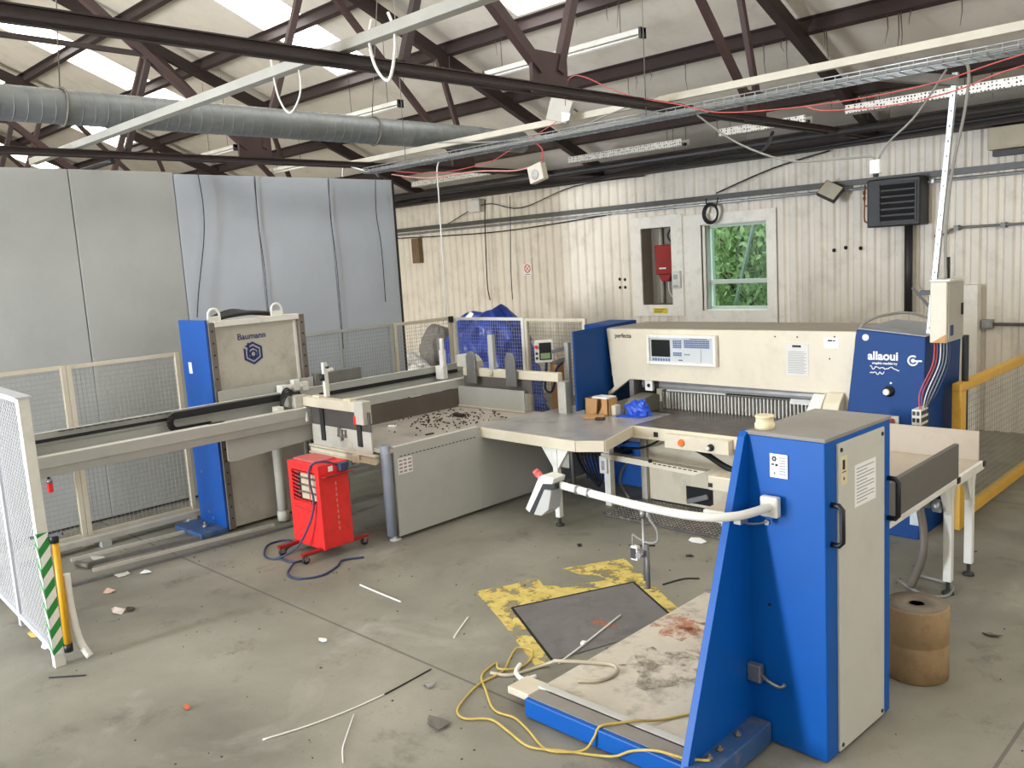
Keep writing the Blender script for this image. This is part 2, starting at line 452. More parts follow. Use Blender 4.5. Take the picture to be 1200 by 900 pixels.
# purlins
nY, nZ = .383, .924
names = ['lowest roof purlin, closest to the far wall above the perforated trays', 'second roof purlin up from the far wall, with dust hanging', 'third roof purlin up from the far wall, where the rooflights end',
         'fourth roof purlin up from the far wall, crossing the rooflights', 'fifth roof purlin up from the far wall, crossing the rooflights at upper left', 'sixth roof purlin up from the far wall, mostly above the picture']
for y, l in zip((11.75, 10.35, 9.0, 7.65, 6.34, 5.0), names):
    P = Vector((y, zr(y, .15))); N2 = Vector((nY, nZ)); T2 = Vector((nZ, -nY))
    poly = [P+N2*.085+T2*a for a in (-.065, 0)] + [P+N2*.073+T2*.0, P-N2*.073+T2*0, P-N2*.073+T2*.065, P-N2*.088+T2*.065, P-N2*.088-T2*.012, P+N2*.073-T2*.012, P+N2*.073-T2*.065]
    o = MB().prism([tuple(p) for p in poly], 0, XW0, XW1).build('roof_purlin', MAROOND)
    tag(o, 'dark maroon '+l, 'roof beam', 'roof purlins')

# grey partition of tall boards on the left
parts_y = [(-6.9, .2, PART1), (.2, 1.9, PART1), (1.9, 3.64, PART1), (3.64, 4.83, PART1), (4.83, 5.9, PART2), (5.9, 7.02, PART2), (7.02, 8.12, PART2)]
b = MB(); b.box(-10.36, -10.31, -6.9, 8.12, 0, .1); b.box(-10.36, -10.31, -6.9, 8.12, 1.9, 2.0); b.box(-10.36, -10.31, -6.9, 8.12, 3.8, 3.9)
pw = struct(b.build('wall_partition', DARK))
for i, (a, c, m) in enumerate(parts_y):
    MB().box(-10.31, -10.25, a+.006, c-.006, .03, 3.955+(.02 if a < 4 else 0)).build('board', m, pw, bev=.004)
MB().box(-10.37, -10.245, 8.115, 8.15, 0, 3.97).build('end_strip', DARK, pw)

# window in the far wall
b = MB(); y0 = YF-.035
def ring(b, x0, x1, z0, z1, wd, ya, yb, wb=None):
    wb = wd if wb is None else wb
    b.box(x0, x0+wd, ya, yb, z0, z1); b.box(x1-wd, x1, ya, yb, z0, z1)
    b.box(x0+wd, x1-wd, ya, yb, z1-wd, z1); b.box(x0+wd, x1-wd, ya, yb, z0, z0+wb)
ring(b, -8.30, -6.62, 1.42, 3.24, .30, YF-.03, YF+.01, .22)
# the left cheek is wider than the right one
b = MB()
b.box(-8.30, -7.98, YF-.03, YF+.01, 1.43, 3.26); b.box(-6.78, -6.62, YF-.03, YF+.01, 1.43, 3.26)
b.box(-7.98, -6.78, YF-.03, YF+.01, 3.08, 3.26); b.box(-7.98, -6.78, YF-.03, YF+.01, 1.43, 1.66)
win = struct(b.build('window_1', FRAME, bev=.004))
b = MB(); b.box(-8.0, -7.96, YF, YF+.28, 1.62, 3.12); b.box(-6.80, -6.76, YF, YF+.28, 1.62, 3.12)
b.box(-7.98, -6.78, YF, YF+.28, 3.07, 3.11); b.box(-7.98, -6.78, YF, YF+.28, 1.61, 1.67)
b.build('reveal', FRAME, win)
b = MB(); ring(b, -7.97, -6.79, 1.66, 3.08, .055, YF+.17, YF+.23)
b.box(-7.92, -6.84, YF+.165, YF+.235, 2.09, 2.16); b.build('sash', mat('window_sash', (196, 206, 196), .4, var=.04), win, bev=.003)
b = MB(); b.box(-7.92, -6.84, YF+.20, YF+.205, 1.71, 3.03); b.build('pane', glass('window_glass'), win)

# recess with its white board surround
b = MB()
b.box(-9.42, -9.20, YF-.03, YF+.01, 1.56, 3.30); b.box(-8.57, -8.34, YF-.03, YF+.01, 1.56, 3.30)
b.box(-9.20, -8.57, YF-.03, YF+.01, 3.10, 3.30); b.box(-9.20, -8.57, YF-.03, YF+.01, 1.56, 1.76)
rc = struct(b.build('trim_2', FRAME, bev=.004))
b = MB(); b.box(-9.25, -9.20, YF, YF+.34, 1.70, 3.16); b.box(-8.57, -8.52, YF, YF+.34, 1.70, 3.16)
b.box(-9.25, -8.52, YF, YF+.34, 3.10, 3.16); b.box(-9.25, -8.52, YF, YF+.34, 1.70, 1.76); b.box(-9.25, -8.52, YF+.30, YF+.34, 1.70, 3.16)
b.build('reveal', mat('grey_recess', (140, 132, 118), .7, var=.1), rc)
b = MB(); b.box(-8.98, -8.68, YF-.034, YF-.03, 1.61, 1.70); b.build('yellow_label', mat('yellow_label_paint', (228, 206, 60), .5, var=.05), rc)
for i in range(3):
    MB().box(-8.95, -8.80+.03*i, YF-.037, YF-.034, 1.625+.024*i, 1.633+.024*i).build('print_line', INKD, rc)

# ------------------------------------------------------------------ outside the window
g = struct(MB().box(-40, 20, YF+.36, 60, -.3, -.1).build('ground', GRASS))
def tree(x, y, h, r, m, label, seed):
    rd = random.Random(seed)
    t = thing('tree', label, 'tree', (x, y, -.1), 'trees outside the window')
    b = MB(); b.tube(smooth_path([(x, y, -.1), (x+.1, y, h*.35), (x-.05, y+.1, h*.7), (x, y, h*.9)]), .12, 8)
    for i in range(6):
        a = rd.uniform(0, 2*PI); z = h*rd.uniform(.25, .7)
        b.tube([(x, y, z), (x+math.cos(a)*r*.7, y+math.sin(a)*r*.7, z+h*.15)], [.05, .015], 6)
    b.build('trunk', BARK, t)
    b = MB()
    for i in range(4200):
        u = Vector((rd.gauss(0, 1), rd.gauss(0, 1), rd.gauss(0, 1))).normalized()*(rd.random()**.45)
        c = Vector((x+u.x*r, y+u.y*r, h*.56+u.z*h*.52)); c += Vector((rd.gauss(0, .12), rd.gauss(0, .12), rd.gauss(0, .12)))
        if c.z < 0: continue
        s = rd.uniform(.06, .13); R = Euler((rd.uniform(0, PI), rd.uniform(0, PI), rd.uniform(0, PI))).to_matrix()
        b.quad(c+R@Vector((-s, 0, 0)), c+R@Vector((0, -s*.45, 0)), c+R@Vector((s, 0, .02)), c+R@Vector((0, s*.45, 0)))
    b.build('foliage', m, t)
tree(-9.6, 17.0, 4.2, 1.5, LEAF, 'light green leafy tree outside the window, seen at left of the pane', 1)
tree(-9.2, 20.6, 5.6, 2.0, LEAFD, 'darker green tree outside, filling the middle of the window pane', 2)
tree(-14.2, 22.0, 6.5, 2.6, LEAF, 'leafy tree outside beyond the others, behind the left of the window', 3)
tree(-11.6, 25.5, 8.0, 2.8, LEAFD, 'dark tree outside, farthest back behind the window', 4)
tree(-7.2, 16.9, 4.6, 1.3, LEAF, 'green tree outside toward the right edge of the window', 5)
for i, (p, q, l) in enumerate([((-9.6, 15.9, 0), (-8.5, 15.6, 3.3), 'slanting pale steel pole outside the left half of the window'), ((-8.05, 15.2, 0), (-8.03, 15.2, 3.4), 'upright pale steel pole outside the middle of the window'),
                            ((-8.0, 15.2, 1.55), (-7.1, 15.2, .9), 'sloping grey rail outside below the window transom')]):
    tag(MB().bar(p, q, .05, .05).build('steel_pole', GALV), l, 'pole')

b = MB(); rd = random.Random(77)
for i in range(9000):
    x = rd.uniform(-26, -6); z = rd.uniform(0, 6.5)*(1-.15*math.sin(x*2.1)**2); y = 29+.5*math.sin(x*1.7)+rd.gauss(0, .35)
    s = rd.uniform(.12, .24); R = Euler((rd.uniform(0, PI), rd.uniform(0, PI), rd.uniform(0, PI))).to_matrix(); c = Vector((x, y, z))
    b.quad(c+R@Vector((-s, 0, 0)), c+R@Vector((0, -s*.5, 0)), c+R@Vector((s, 0, .02)), c+R@Vector((0, s*.5, 0)))
b.box(-26, -6, 28.9, 29.3, -.1, 4.5)
tag(b.build('hedge', LEAFD), 'dense green hedge far outside, filling the background of the window', 'hedge')
# ================================================================== THINGS ON THE WALLS AND ROOF
# wall trunking and pipe at 3.5 m
b = MB(); b.box(-30, 3.9, 12.68, 12.78, 3.47, 3.55); wt = b.build('wall_trunking', mat('dark_grey_trunking', (92, 92, 88), .5, .2, var=.15)); tag(wt, 'long dark grey trunking running along the corrugated far wall above the window', 'trunking')
b = MB(); b.tube([(-30, 12.73, 3.415), (3.9, 12.73, 3.415)], .022, 10)
for i in range(24): b.box(-29.5+1.4*i, -29.46+1.4*i, 12.7, 12.785, 3.39, 3.44)
tag(b.build('wall_pipe', GALV), 'thin bright conduit clipped just below the dark wall trunking', 'conduit')
tag(MB().tube(smooth_path([(-16, 12.72, 3.34), (-13, 12.72, 3.28), (-11, 12.72, 3.34), (-9.6, 12.72, 3.42)]), .012, 6).build('sagging_cable', CABB), 'thin dark cable sagging under the wall trunking at left of the recess', 'cable')
tag(MB().tube(smooth_path([(-14.2, 12.70, 3.55), (-13.0, 12.68, 3.86), (-12.0, 12.68, 3.70), (-10.6, 12.68, 3.98), (-9.0, 12.68, 4.0)]), .010, 6).build('sagging_cable', CABB), 'dark cable strung between wall trunking and eaves above the red box', 'cable')
tag(MB().tube(smooth_path([(-7.6, 12.66, 3.57), (-6.6, 12.66, 3.85), (-5.7, 12.66, 4.0)]), .012, 6).build('sagging_cable', CABB), 'dark cable rising from the trunking above the window toward the eaves', 'cable')
# cable coil above the window
b = MB()
for i in range(4):
    a0 = i*.3; b.tube([(-7.69+(.11+.012*i)*math.cos(a), 12.64-.01*i, 3.25+(.13+.012*i)*math.sin(a)) for a in [2*PI*k/24 for k in range(24)]], .011, 6, closed=True)
b.tube([(-7.78, 12.64, 3.33), (-7.80, 12.68, 3.5)], .011, 6); b.tube([(-7.6, 12.64, 3.33), (-7.58, 12.68, 3.5)], .011, 6)
tag(b.build('cable_coil', CABB), 'coil of dark cable hanging over the top edge of the window frame', 'cable')

# red box in the recess
t = thing('alarm_box', 'red metal box mounted in the white-framed recess beside the window', 'alarm box', (-8.78, YF+.2, 2.15))
b = MB(); b.prism([(-8.98, 2.28), (-8.58, 2.28), (-8.56, 2.80), (-9.00, 2.80)], 1, YF+.08, YF+.29); b.build('case', DRED, t, bev=.02)
b = MB(); b.prism([(-8.88, 2.16), (-8.74, 2.16), (-8.66, 2.29), (-8.94, 2.29)], 1, YF+.10, YF+.24); b.build('spout', DRED, t, bev=.01)
b = MB(); b.box(-8.9, -8.76, YF+.074, YF+.081, 2.38, 2.405); b.build('white_strip', PAPER, t)
b = MB(); b.tube([(-8.96, YF+.24, 1.77), (-8.96, YF+.24, 3.09)], .035, 10); tag(b.build('vertical_pipe', TAN), 'pale vertical pipe inside the wall recess behind the red box', 'pipe')
tag(MB().tube(smooth_path([(-8.7, YF+.2, 3.09), (-8.75, YF+.15, 2.95), (-8.68, YF+.18, 2.81)]), .015, 6).build('alarm_cable', CABB), 'short black cable above the red box in the recess', 'cable')
tag(MB().tube(smooth_path([(-8.78, YF+.18, 2.15), (-8.76, YF+.16, 1.98), (-8.68, YF+.18, 1.85), (-8.62, YF+.2, 1.78)]), .012, 6).build('alarm_cable', CABW), 'thin pale cable trailing below the red box in the recess', 'cable')
t = thing('wall_switch', 'white switch unit on the right edge of the recess surround', 'switch', (-8.45, YF-.03, 2.1))
MB().box(-8.53, -8.37, YF-.10, YF-.03, 2.05, 2.34).build('case', WHITE, t, bev=.01)
MB().box(-8.49, -8.41, YF-.115, YF-.10, 2.20, 2.28).build('rocker', GREYP, t, bev=.006)
MB().box(-8.50, -8.40, YF-.11, YF-.10, 1.93+.14, 2.10).build('rocker', GREYP, t, bev=.006)

# prohibition sign
t = thing('wall_sign', 'small white sign with a red crossed ring on the corrugated wall', 'sign', (-12.0, YF, 2.4))
MB().box(-12.11, -11.89, YF-.012, YF-.004, 2.37, 2.60).build('plate', PAPER, t)
b = MB(); b.tube([(-12.0+.075*math.cos(a), YF-.014, 2.505+.075*math.sin(a)) for a in [2*PI*k/24 for k in range(24)]], .010, 6, closed=True)
b.bar((-12.055, YF-.014, 2.56), (-11.945, YF-.014, 2.45), .012, .006, (0, 1, 0)); b.bar((-12.055, YF-.014, 2.45), (-11.945, YF-.014, 2.56), .012, .006, (0, 1, 0)); b.build('red_ring', RED, t)
b = MB(); b.box(-12.07, -11.93, YF-.0135, YF-.012, 2.385, 2.395); b.build('print_line', INKD, t)

def wbox(name, label, cat, x0, x1, y0, y1, z0, z1, m, bev=.01):
    t = thing(name, label, cat, ((x0+x1)/2, y1, z0))
    MB().box(x0, x1, y0, y1, z0, z1).build('case', m, t, bev=bev)
    MB().box(x0+.02, x1-.02, y0-.008, y0+.002, z0+.02, z1-.02).build('lid', m, t, bev=.004)
    return t
wbox('junction_box', 'small white junction box high on the far wall near the partition end', 'junction box', -13.45, -13.12, 12.62, 12.77, 3.72, 3.97, WHITE)
t = wbox('wall_cabinet', 'beige box high on the far wall at the upper right corner', 'wall box', -3.55, -3.0, 12.5, 12.77, 3.72, 4.0, mat('beige_paint', (176, 166, 140), .5))
MB().box(-3.5, -3.05, 12.55, 12.7, 3.64, 3.71).build('cable_tray', DARK, t)
# brown timber block on the far wall
tag(MB().box(-15.45, -15.2, 12.66, 12.78, 2.75, 3.3).build('timber_block', mat('brown_timber', (120, 98, 72), .7, var=.2), bev=.01), 'brown timber block on the far wall just right of the partition end', 'timber')
# floodlight
t = thing('floodlight', 'square floodlight tilted on the wall trunking left of the black heater', 'floodlight', (-5.62, 12.66, 3.3))
R = Euler((math.radians(-28), 0, math.radians(14))); 
def rb(size, c, m, nm, bev=.012):
    b = MB(); b.obox((0, 0, 0), size); M_ = Matrix.Translation((-5.62, 12.5, 3.40)) @ Euler((math.radians(-35), math.radians(28), 0)).to_matrix().to_4x4() @ Matrix.Translation(c)
    b.xf(M_); return b.build(nm, m, t, bev=bev)
rb((.30, .08, .26), (0, 0, 0), DARK, 'housing'); rb((.27, .01, .23), (0, -.045, 0), mat('floodlight_glass', (216, 208, 180), .15, .2), 'lens', .004)
rb((.10, .02, .18), (0, -.04, 0), mat('floodlight_reflector', (240, 236, 220), .2, .4), 'reflector', .004)
b = MB(); b.bar((-5.62, 12.52, 3.42), (-5.62, 12.68, 3.5), .04, .02); b.build('bracket', STEELD, t)
# black unit heater
t = thing('unit_heater', 'black louvred unit heater high on the far wall right of the window', 'heater', (-4.75, 12.76, 2.84))
MB().box(-5.06, -4.34, 12.42, 12.77, 2.84, 3.50).build('case', BLACK, t, bev=.02)
b = MB(); ring(b, -4.90, -4.38, 2.88, 3.44, .03, 12.405, 12.425); b.build('grille_frame', DARK, t, bev=.004)
for i in range(6):
    MB().obox((-4.64, 12.40, 2.95+.085*i), (.46, .008, .07), (math.radians(38), 0, 0)).build('louvre', DARK, t)
MB().tube([(-4.56, 12.62, 2.84), (-4.56, 12.62, 1.62)], .055, 12).build('flue', DARK, t)
b = MB(); b.tube(smooth_path([(-5.2, 12.7, 3.46), (-5.2, 12.68, 3.2), (-5.2, 12.68, 2.98), (-5.17, 12.66, 2.93), (-5.1, 12.6, 2.92)]), .013, 8)
b.tube([(-5.2, 12.68, 3.16), (-5.1, 12.62, 3.15)], .011, 8)
for z in (3.32, 3.24): b.lathe([(.022, 0), (.022, .05)], (-5.2, 12.68, z), 8)
b.build('gas_pipe', COPPER, t)
tag(MB().bar((-4.50, 12.6, 1.98), (-4.05, 12.6, 1.45), .03, .03).build('wall_brace', STEELD), 'thin diagonal steel brace on the far wall below the black heater', 'bracket')
# conduits at right
b = MB(); b.tube(smooth_path([(-4.25, 12.72, 2.67), (-4.1, 12.72, 2.7), (-3.95, 12.72, 2.76), (-3.1, 12.72, 2.765), (3.5, 12.72, 2.74)]), .018, 8)
for x in (-3.97, -3.4, -2.8): b.box(x-.03, x+.03, 12.69, 12.78, 2.73, 2.80)
tag(b.build('wall_conduit', STEELD), 'thin conduit on the wall level with the bottom of the black heater', 'conduit')
t = wbox('socket_box', 'small grey socket box on the far wall right of the control box', 'socket', -3.64, -3.50, 12.68, 12.78, 1.40, 1.53, STEEL)
MB().tube([(-3.5, 12.73, 1.465), (3.5, 12.73, 1.46)], .022, 8).build('conduit', STEELD, t)
tag(MB().box(-3.86, -3.66, 12.60, 12.78, 0, 2.0).build('wall_casing', FRAME, bev=.006), 'pale upright casing against the far wall behind the control box', 'casing')
for i, (x, z) in enumerate([(-9.72, 2.23), (-9.60, 2.22), (-9.72, 2.08), (-9.60, 2.08), (-5.70, 2.55), (-5.52, 2.58), (-5.30, 2.56)]):
    tag(MB().lathe([(.022, 0), (.03, .004), (.026, .012)], (x, YF-.004, z), 10, 1).build('wall_hole_cover', HOLE), ['upper left', 'upper right', 'lower left', 'lower right', 'left', 'middle', 'right'][i]+(' dark dot of four on the sheeting left of the recess' if i < 4 else ' dark hole of three on the sheeting below the floodlight'), 'hole')

# spiral duct
b = MB(); r = .163; prof = []; y = -3.0
while y < 8.7:
    prof += [(r, y), (r, y+.003), (r, y+.108), (r, y+.111), (r+.003, y+.112), (r+.003, y+.116), (r, y+.117)]; y += .12
t = thing('spiral_duct', 'round galvanised spiral duct hanging under the roof in front of the partition', 'duct', (-9.0, 2.85, 4.4))
b.lathe(prof, (-9.0, 0, 4.40), 28, 1); b.build('duct_body', DUCT, t)
b = MB(); b.lathe([(r, 8.68), (r*.97, 8.9), (r*.9, 9.5), (r*.9, 9.62)], (-9.0, 0, 4.40), 28, 1); b.build('end_piece', DUCT, t)
for y in (3.22, 6.9):
    b = MB(); b.tube([(-9.0+(r+.012)*math.cos(a), y+.01*math.sin(2*a), 4.4+(r+.012)*math.sin(a)) for a in [2*PI*k/28 for k in range(28)]], .012, 6, closed=True)
    b.tube([(-9.0, y, 4.57), (-9.0, y+.3, zr(y+.3, .1))], .006, 5); b.build('hanging_band', DTAN, t)

# white trunkings lying on the truss chords
tag(MB().box(-11.2, 3.9, 3.56, 3.65, 4.13, 4.20).build('roof_trunking', mat('grey_white_trunking', (158, 156, 146), .45), bev=.004), 'pale square trunking across the roof trusses, passing in front of the round duct', 'trunking')
tag(MB().box(-10.35, 3.9, 7.38, 7.44, 4.13, 4.195).build('roof_trunking', mat('cream_trunking', (200, 194, 176), .45)), 'long cream trunking across the roof above the wire cable tray', 'trunking')
# wire basket tray
t = thing('cable_basket_tray', 'wire basket cable tray with cables hung below the near roof truss', 'cable tray', (-5.0, 7.1, 3.93))
b = MB()
for y in (7.0, 7.05, 7.1, 7.15, 7.2): b.tube([(-9.4, y, 3.93), (3.9, y, 3.93)], .004, 4)
for y in (6.995, 7.205):
    for z in (3.96, 3.99): b.tube([(-9.4, y, z), (3.9, y, z)], .005, 4)
b.build('long_wires', GALV, t)
b = MB(); x = -9.4
while x < 3.9:
    b.tube([(x, 6.995, 3.995), (x, 6.995, 3.926), (x, 7.205, 3.926), (x, 7.205, 3.995)], .004, 4); x += .1
tag(b.build('cross_wires', GALV, t), kind='stuff')
for y, z in ((7.04, 3.95), (7.09, 3.955), (7.14, 3.95)):
    MB().tube(smooth_path([(-9.4, y, z), (-6, y+.02, z), (-3, y-.015, z+.004), (0, y, z), (3.8, y, z)], 3), .017, 6).build('cable', CABG, t)
for x in (-9.85+1.2, -5.0, -1.2):
    b = MB(); b.tube([(x, 7.1, 3.93), (x, 7.1, zr(7.1, .1))], .005, 5); b.build('hanger_rod', STEELD, t)
# perforated trays near the eaves
def ptray(x0, x1, y, z, label):
    b = MB(); b.box(x0, x1, y-.1, y+.1, z, z+.006); b.box(x0, x1, y-.103, y-.097, z, z+.10); b.box(x0, x1, y+.097, y+.103, z, z+.10)
    t = thing('perforated_tray', label, 'cable tray', (x0, y, z), 'perforated trays under the eaves'); b.build('channel', PERF, t)
    MB().tube(smooth_path([(x0, y+.03, z+.03), ((x0+x1)/2, y-.03, z+.04), (x1, y+.02, z+.03)], 4), .02, 6).build('cable', CABB, t)
    MB().tube(smooth_path([(x0, y-.05, z+.03), ((x0+x1)/2, y+.03, z+.03), (x1, y-.05, z+.03)], 4), .016, 6).build('cable', CABG, t)
    return t
ptray(-13.1, -10.95, 10.95, 4.18, 'bright perforated tray under the eaves just right of the partition end')
ptray(-9.3, -7.15, 11.1, 4.18, 'bright perforated tray under the eaves above the recess')
ptray(-6.45, -5.2, 10.95, 4.20, 'short bright perforated tray under the eaves above the window')
ptray(-4.6, 3.8, 10.75, 4.20, 'long bright perforated tray under the eaves at the upper right')
tag(MB().tube([(-30, 11.2, 4.06), (3.9, 11.2, 4.06)], .05, 10).build('eaves_pipe', DARK), 'dark pipe running under the eaves below the perforated trays', 'pipe')
b = MB(); b.tube(smooth_path([(-16, 11.9, 4.0), (-13, 11.9, 4.06), (-10, 11.9, 3.96), (-8, 11.9, 4.07), (-6, 11.9, 3.98), (-3, 11.9, 4.05), (1, 11.9, 4.0)]), .03, 8)
tag(b.build('eaves_cable', CABB), 'thick black cable bundle drooping along the eaves of the far wall', 'cable')

# fluorescent battens
def batten(x0, x1, y, z, label, src=None):
    t = thing('fluorescent_batten', label, 'ceiling light', (x0, y, z), 'fluorescent battens')
    b = MB(); b.prism([(y-.03, z), (y+.03, z), (y+.05, z+.05), (y-.05, z+.05)], 0, x0, x1); b.build('body', WHITE, t)
    for yy in (y-.022, y+.022): MB().tube([(x0+.04, yy, z-.03), (x1-.04, yy, z-.03)], .013, 8).build('lamp_tube', CABW, t)
    for x in (x0, x1-.03): MB().box(x, x+.03, y-.05, y+.05, z-.05, z+.06).build('end_cap', DARK, t)
    for x in (x0+.3, x1-.3): MB().tube([(x, y, z+.05), (x, y, zr(y, .15))], .004, 5).build('chain', DARK, t)
batten(-8.05, -5.63, 8.0, 5.0, 'unlit double-tube batten hanging above the near truss gusset plate')
batten(-11.5, -10.0, 8.2, 5.0, 'unlit double-tube batten just above the far end of the round duct')
batten(-15.7, -14.4, 8.0, 4.95, 'unlit batten below the round duct, near the partition top at left')
batten(-14.9, -13.5, 8.9, 4.6, 'unlit batten beyond the partition top, right of the maroon gusset plate')

# dangling devices
t = thing('sounder_box', 'white box with a round speaker dangling from a red cable below the trays', 'alarm sounder', (-6.52, 7.2, 3.5))
b = MB(); b.obox((-6.53, 7.2, 3.62), (.21, .09, .19), (0, math.radians(-12), 0)); b.build('case', mat('aged_white_plastic', (206, 200, 182), .5), t, bev=.012)
b = MB(); b.lathe([(.055, -.048), (.05, -.055), (.02, -.05), (.015, -.056)], (-6.53, 7.2, 3.60), 20, 1); b.build('speaker', GREYP, t)
tag(MB().tube(smooth_path([(-6.45, 7.2, 3.72), (-6.40, 7.15, 3.85), (-6.45, 7.1, 3.93)]), .008, 6).build('sounder_cable', CABR), 'short red cable holding up the dangling white speaker box', 'cable')
t = thing('lamp_panel', 'pale tilted plate lamp hanging on the truss below the maroon gusset', 'lamp', (-6.2, 7.2, 4.05))
b = MB(); b.prism([(-6.26, 4.39), (-5.97, 4.28), (-6.08, 4.08), (-6.36, 4.16)], 1, 7.18, 7.24); b.build('plate', mat('lamp_panel_white', (186, 182, 172), .4), t, bev=.008)
b = MB(); b.prism([(-6.12, 4.2), (-6.0, 4.17), (-6.02, 4.10), (-6.12, 4.10)], 1, 7.165, 7.18); b.build('lens', PAPER, t, bev=.004)
b = MB(); b.tube([(-6.15, 7.21, 4.33), (-6.1, 7.41, 4.22)], .01, 5); b.build('hook', STEELD, t)
t = thing('hanging_socket', 'small white box hanging from a drooping cable in front of the far wall', 'junction box', (-2.86, 7.2, 3.2))
MB().box(-2.90, -2.82, 7.17, 7.23, 3.21, 3.32).build('case', PAPER, t, bev=.008); MB().lathe([(.02, -.03), (.025, 0)], (-2.86, 7.2, 3.215), 10).build('gland', DARK, t)
tag(MB().tube(smooth_path([(-4.5, 7.2, 3.92), (-4.1, 7.2, 3.62), (-3.6, 7.2, 3.40), (-3.1, 7.2, 3.36), (-2.9, 7.2, 3.35), (-2.87, 7.2, 3.31)]), .009, 6).build('drooping_cable', CABG), 'pale cable drooping from the wire tray to the hanging white box', 'cable')
tag(MB().tube(smooth_path([(-2.85, 7.2, 3.31), (-2.75, 7.2, 3.45), (-2.55, 7.2, 3.62), (-2.33, 7.2, 3.92)]), .009, 6).build('drooping_cable', CABG), 'grey cable rising steeply from the hanging white box to the tray', 'cable')

# red and other loose cables
def cable(pts, r, m, label, k=6): return tag(MB().tube(smooth_path(pts, k), r, 6).build('loose_cable', m), label, 'cable')
cable([(-5.92, 7.0, 4.22), (-5.90, 7.0, 4.39), (-5.83, 7.0, 4.48), (-5.65, 7.0, 4.45), (-5.14, 7.0, 4.19), (-4.53, 6.96, 4.0), (-4.18, 6.96, 3.88), (-3.68, 6.96, 3.815), (-2.96, 6.96, 3.78), (-2.32, 6.96, 3.8), (-1.76, 6.96, 3.885), (-.5, 6.96, 4.0)], .005, CABR, 'red cable looping over the maroon gusset and along the wire tray')
cable([(-3.3, 6.9, 3.78), (-3.12, 6.9, 3.72), (-2.6, 6.9, 3.68), (-2.17, 6.9, 3.71), (-1.74, 6.9, 3.80), (-.6, 6.9, 3.9)], .005, CABR, 'second red cable below the first at the upper right')
cable([(-9.27, 7.28, 3.96), (-8.34, 7.28, 3.82), (-7.42, 7.28, 3.83), (-7.0, 7.28, 3.93), (-6.46, 7.28, 4.08), (-6.15, 7.26, 4.17)], .005, CABR, 'red cable sagging under the wire tray right of the partition end')
cable([(-9.2, 7.3, 3.90), (-8.5, 7.3, 3.78), (-7.6, 7.3, 3.76), (-7.0, 7.3, 3.70), (-6.62, 7.22, 3.70)], .008, mat('pink_cable', (214, 150, 140), .5), 'faded pink cable leading to the dangling speaker box')
cable([(-9.40, 8.6, 4.24), (-9.404, 8.30, 4.1), (-9.403, 8.27, 3.65), (-9.399, 8.26, 3.17), (-9.40, 8.26, 2.5), (-9.414, 8.26, 2.0), (-9.44, 8.27, 1.94)], .011, CABW, 'long white cable hanging from the roof down to the mesh fence corner')
cable([(-5.85, 3.6, 4.27), (-5.80, 3.6, 4.0), (-5.70, 3.62, 3.86), (-5.55, 3.62, 3.95), (-5.52, 3.62, 4.1), (-5.55, 3.6, 4.27)], .007, CABW, 'white cable loop hanging from the pale trunking left of the near truss')
cable([(-4.62, 3.6, 4.27), (-4.66, 3.6, 4.15), (-4.62, 3.6, 3.98), (-4.5, 3.6, 3.87), (-4.42, 3.6, 4.0), (-4.40, 3.6, 4.15), (-4.45, 3.6, 4.27)], .010, CABW, 'white cable loop hanging from the pale trunking near the top of the picture')
cable([(-10.2, 5.12, 3.97), (-10.2, 5.143, 3.589), (-10.2, 5.106, 3.177), (-10.2, 4.968, 2.561), (-10.2, 4.908, 2.231)], .006, CABB, 'dark cable hanging down the grey partition at left of the blue-sided lift')
cable([(-10.2, 7.795, 3.979), (-10.2, 7.758, 3.474), (-10.2, 7.801, 2.988), (-10.2, 7.798, 2.2)], .006, CABB, 'dark cable hanging down the rightmost board of the grey partition')
cable([(-10.235, 5.905, 3.96), (-10.235, 5.885, 3.4), (-10.235, 5.91, 2.8), (-10.235, 5.9, 2.0)], .005, CABB, 'dark cable hanging on the second board joint of the bluish partition')
cable([(-10.235, 7.02, 3.96), (-10.235, 7.0, 3.4), (-10.235, 7.03, 2.8), (-10.235, 7.02, 1.6)], .005, CABB, 'dark cable hanging on the third board joint of the bluish partition')
cable([(-12.9, 12.6, 3.95), (-12.95, 12.6, 3.6), (-12.98, 12.6, 3.0), (-13.0, 12.6, 2.2), (-12.95, 12.6, 1.9)], .012, CABB, 'black cable hanging down the far wall to a plug above the blue tarpaulin')
cable([(-12.2, 12.6, 3.95), (-12.25, 12.6, 3.2), (-12.3, 12.6, 2.4), (-12.3, 12.6, 1.9)], .008, CABB, 'thin dark line hanging down the far wall right of the white junction box')
cable([(-30, 4.02, 4.04), (-20, 4.0, 4.05), (-14.6, 4.0, 4.05), (-11, 4.0, 4.03), (-9.9, 4.0, 4.03)], .03, CABB, 'black cable bundle on top of the partition at the far left', 3)
cable([(-10.4, 8.0, 4.02), (-10.0, 7.6, 4.06), (-9.6, 7.3, 3.98), (-9.2, 7.2, 3.96)], .012, CABG, 'grey cable crossing from the partition top to the wire tray')
cable([(-10.3, 7.3, 3.99), (-10.1, 7.2, 4.12), (-9.8, 7.15, 4.05), (-9.5, 7.1, 3.97)], .010, CABW, 'white cable arching over the top of the partition near its right end')
cable([(-8.2, 7.25, 4.17), (-7.2, 7.3, 4.05), (-6.2, 7.3, 4.02), (-5.5, 7.3, 4.12), (-5.0, 7.3, 4.18)], .008, CABG, 'pale cable sagging between trunking and wire tray in the middle of the roof')
cable([(-8.0, 12.2, 4.05), (-6.8, 11.6, 4.02), (-5.8, 10.8, 3.92), (-5.0, 9.6, 3.98)], .02, CABB, 'black cable drooping from the near truss end toward the eaves')
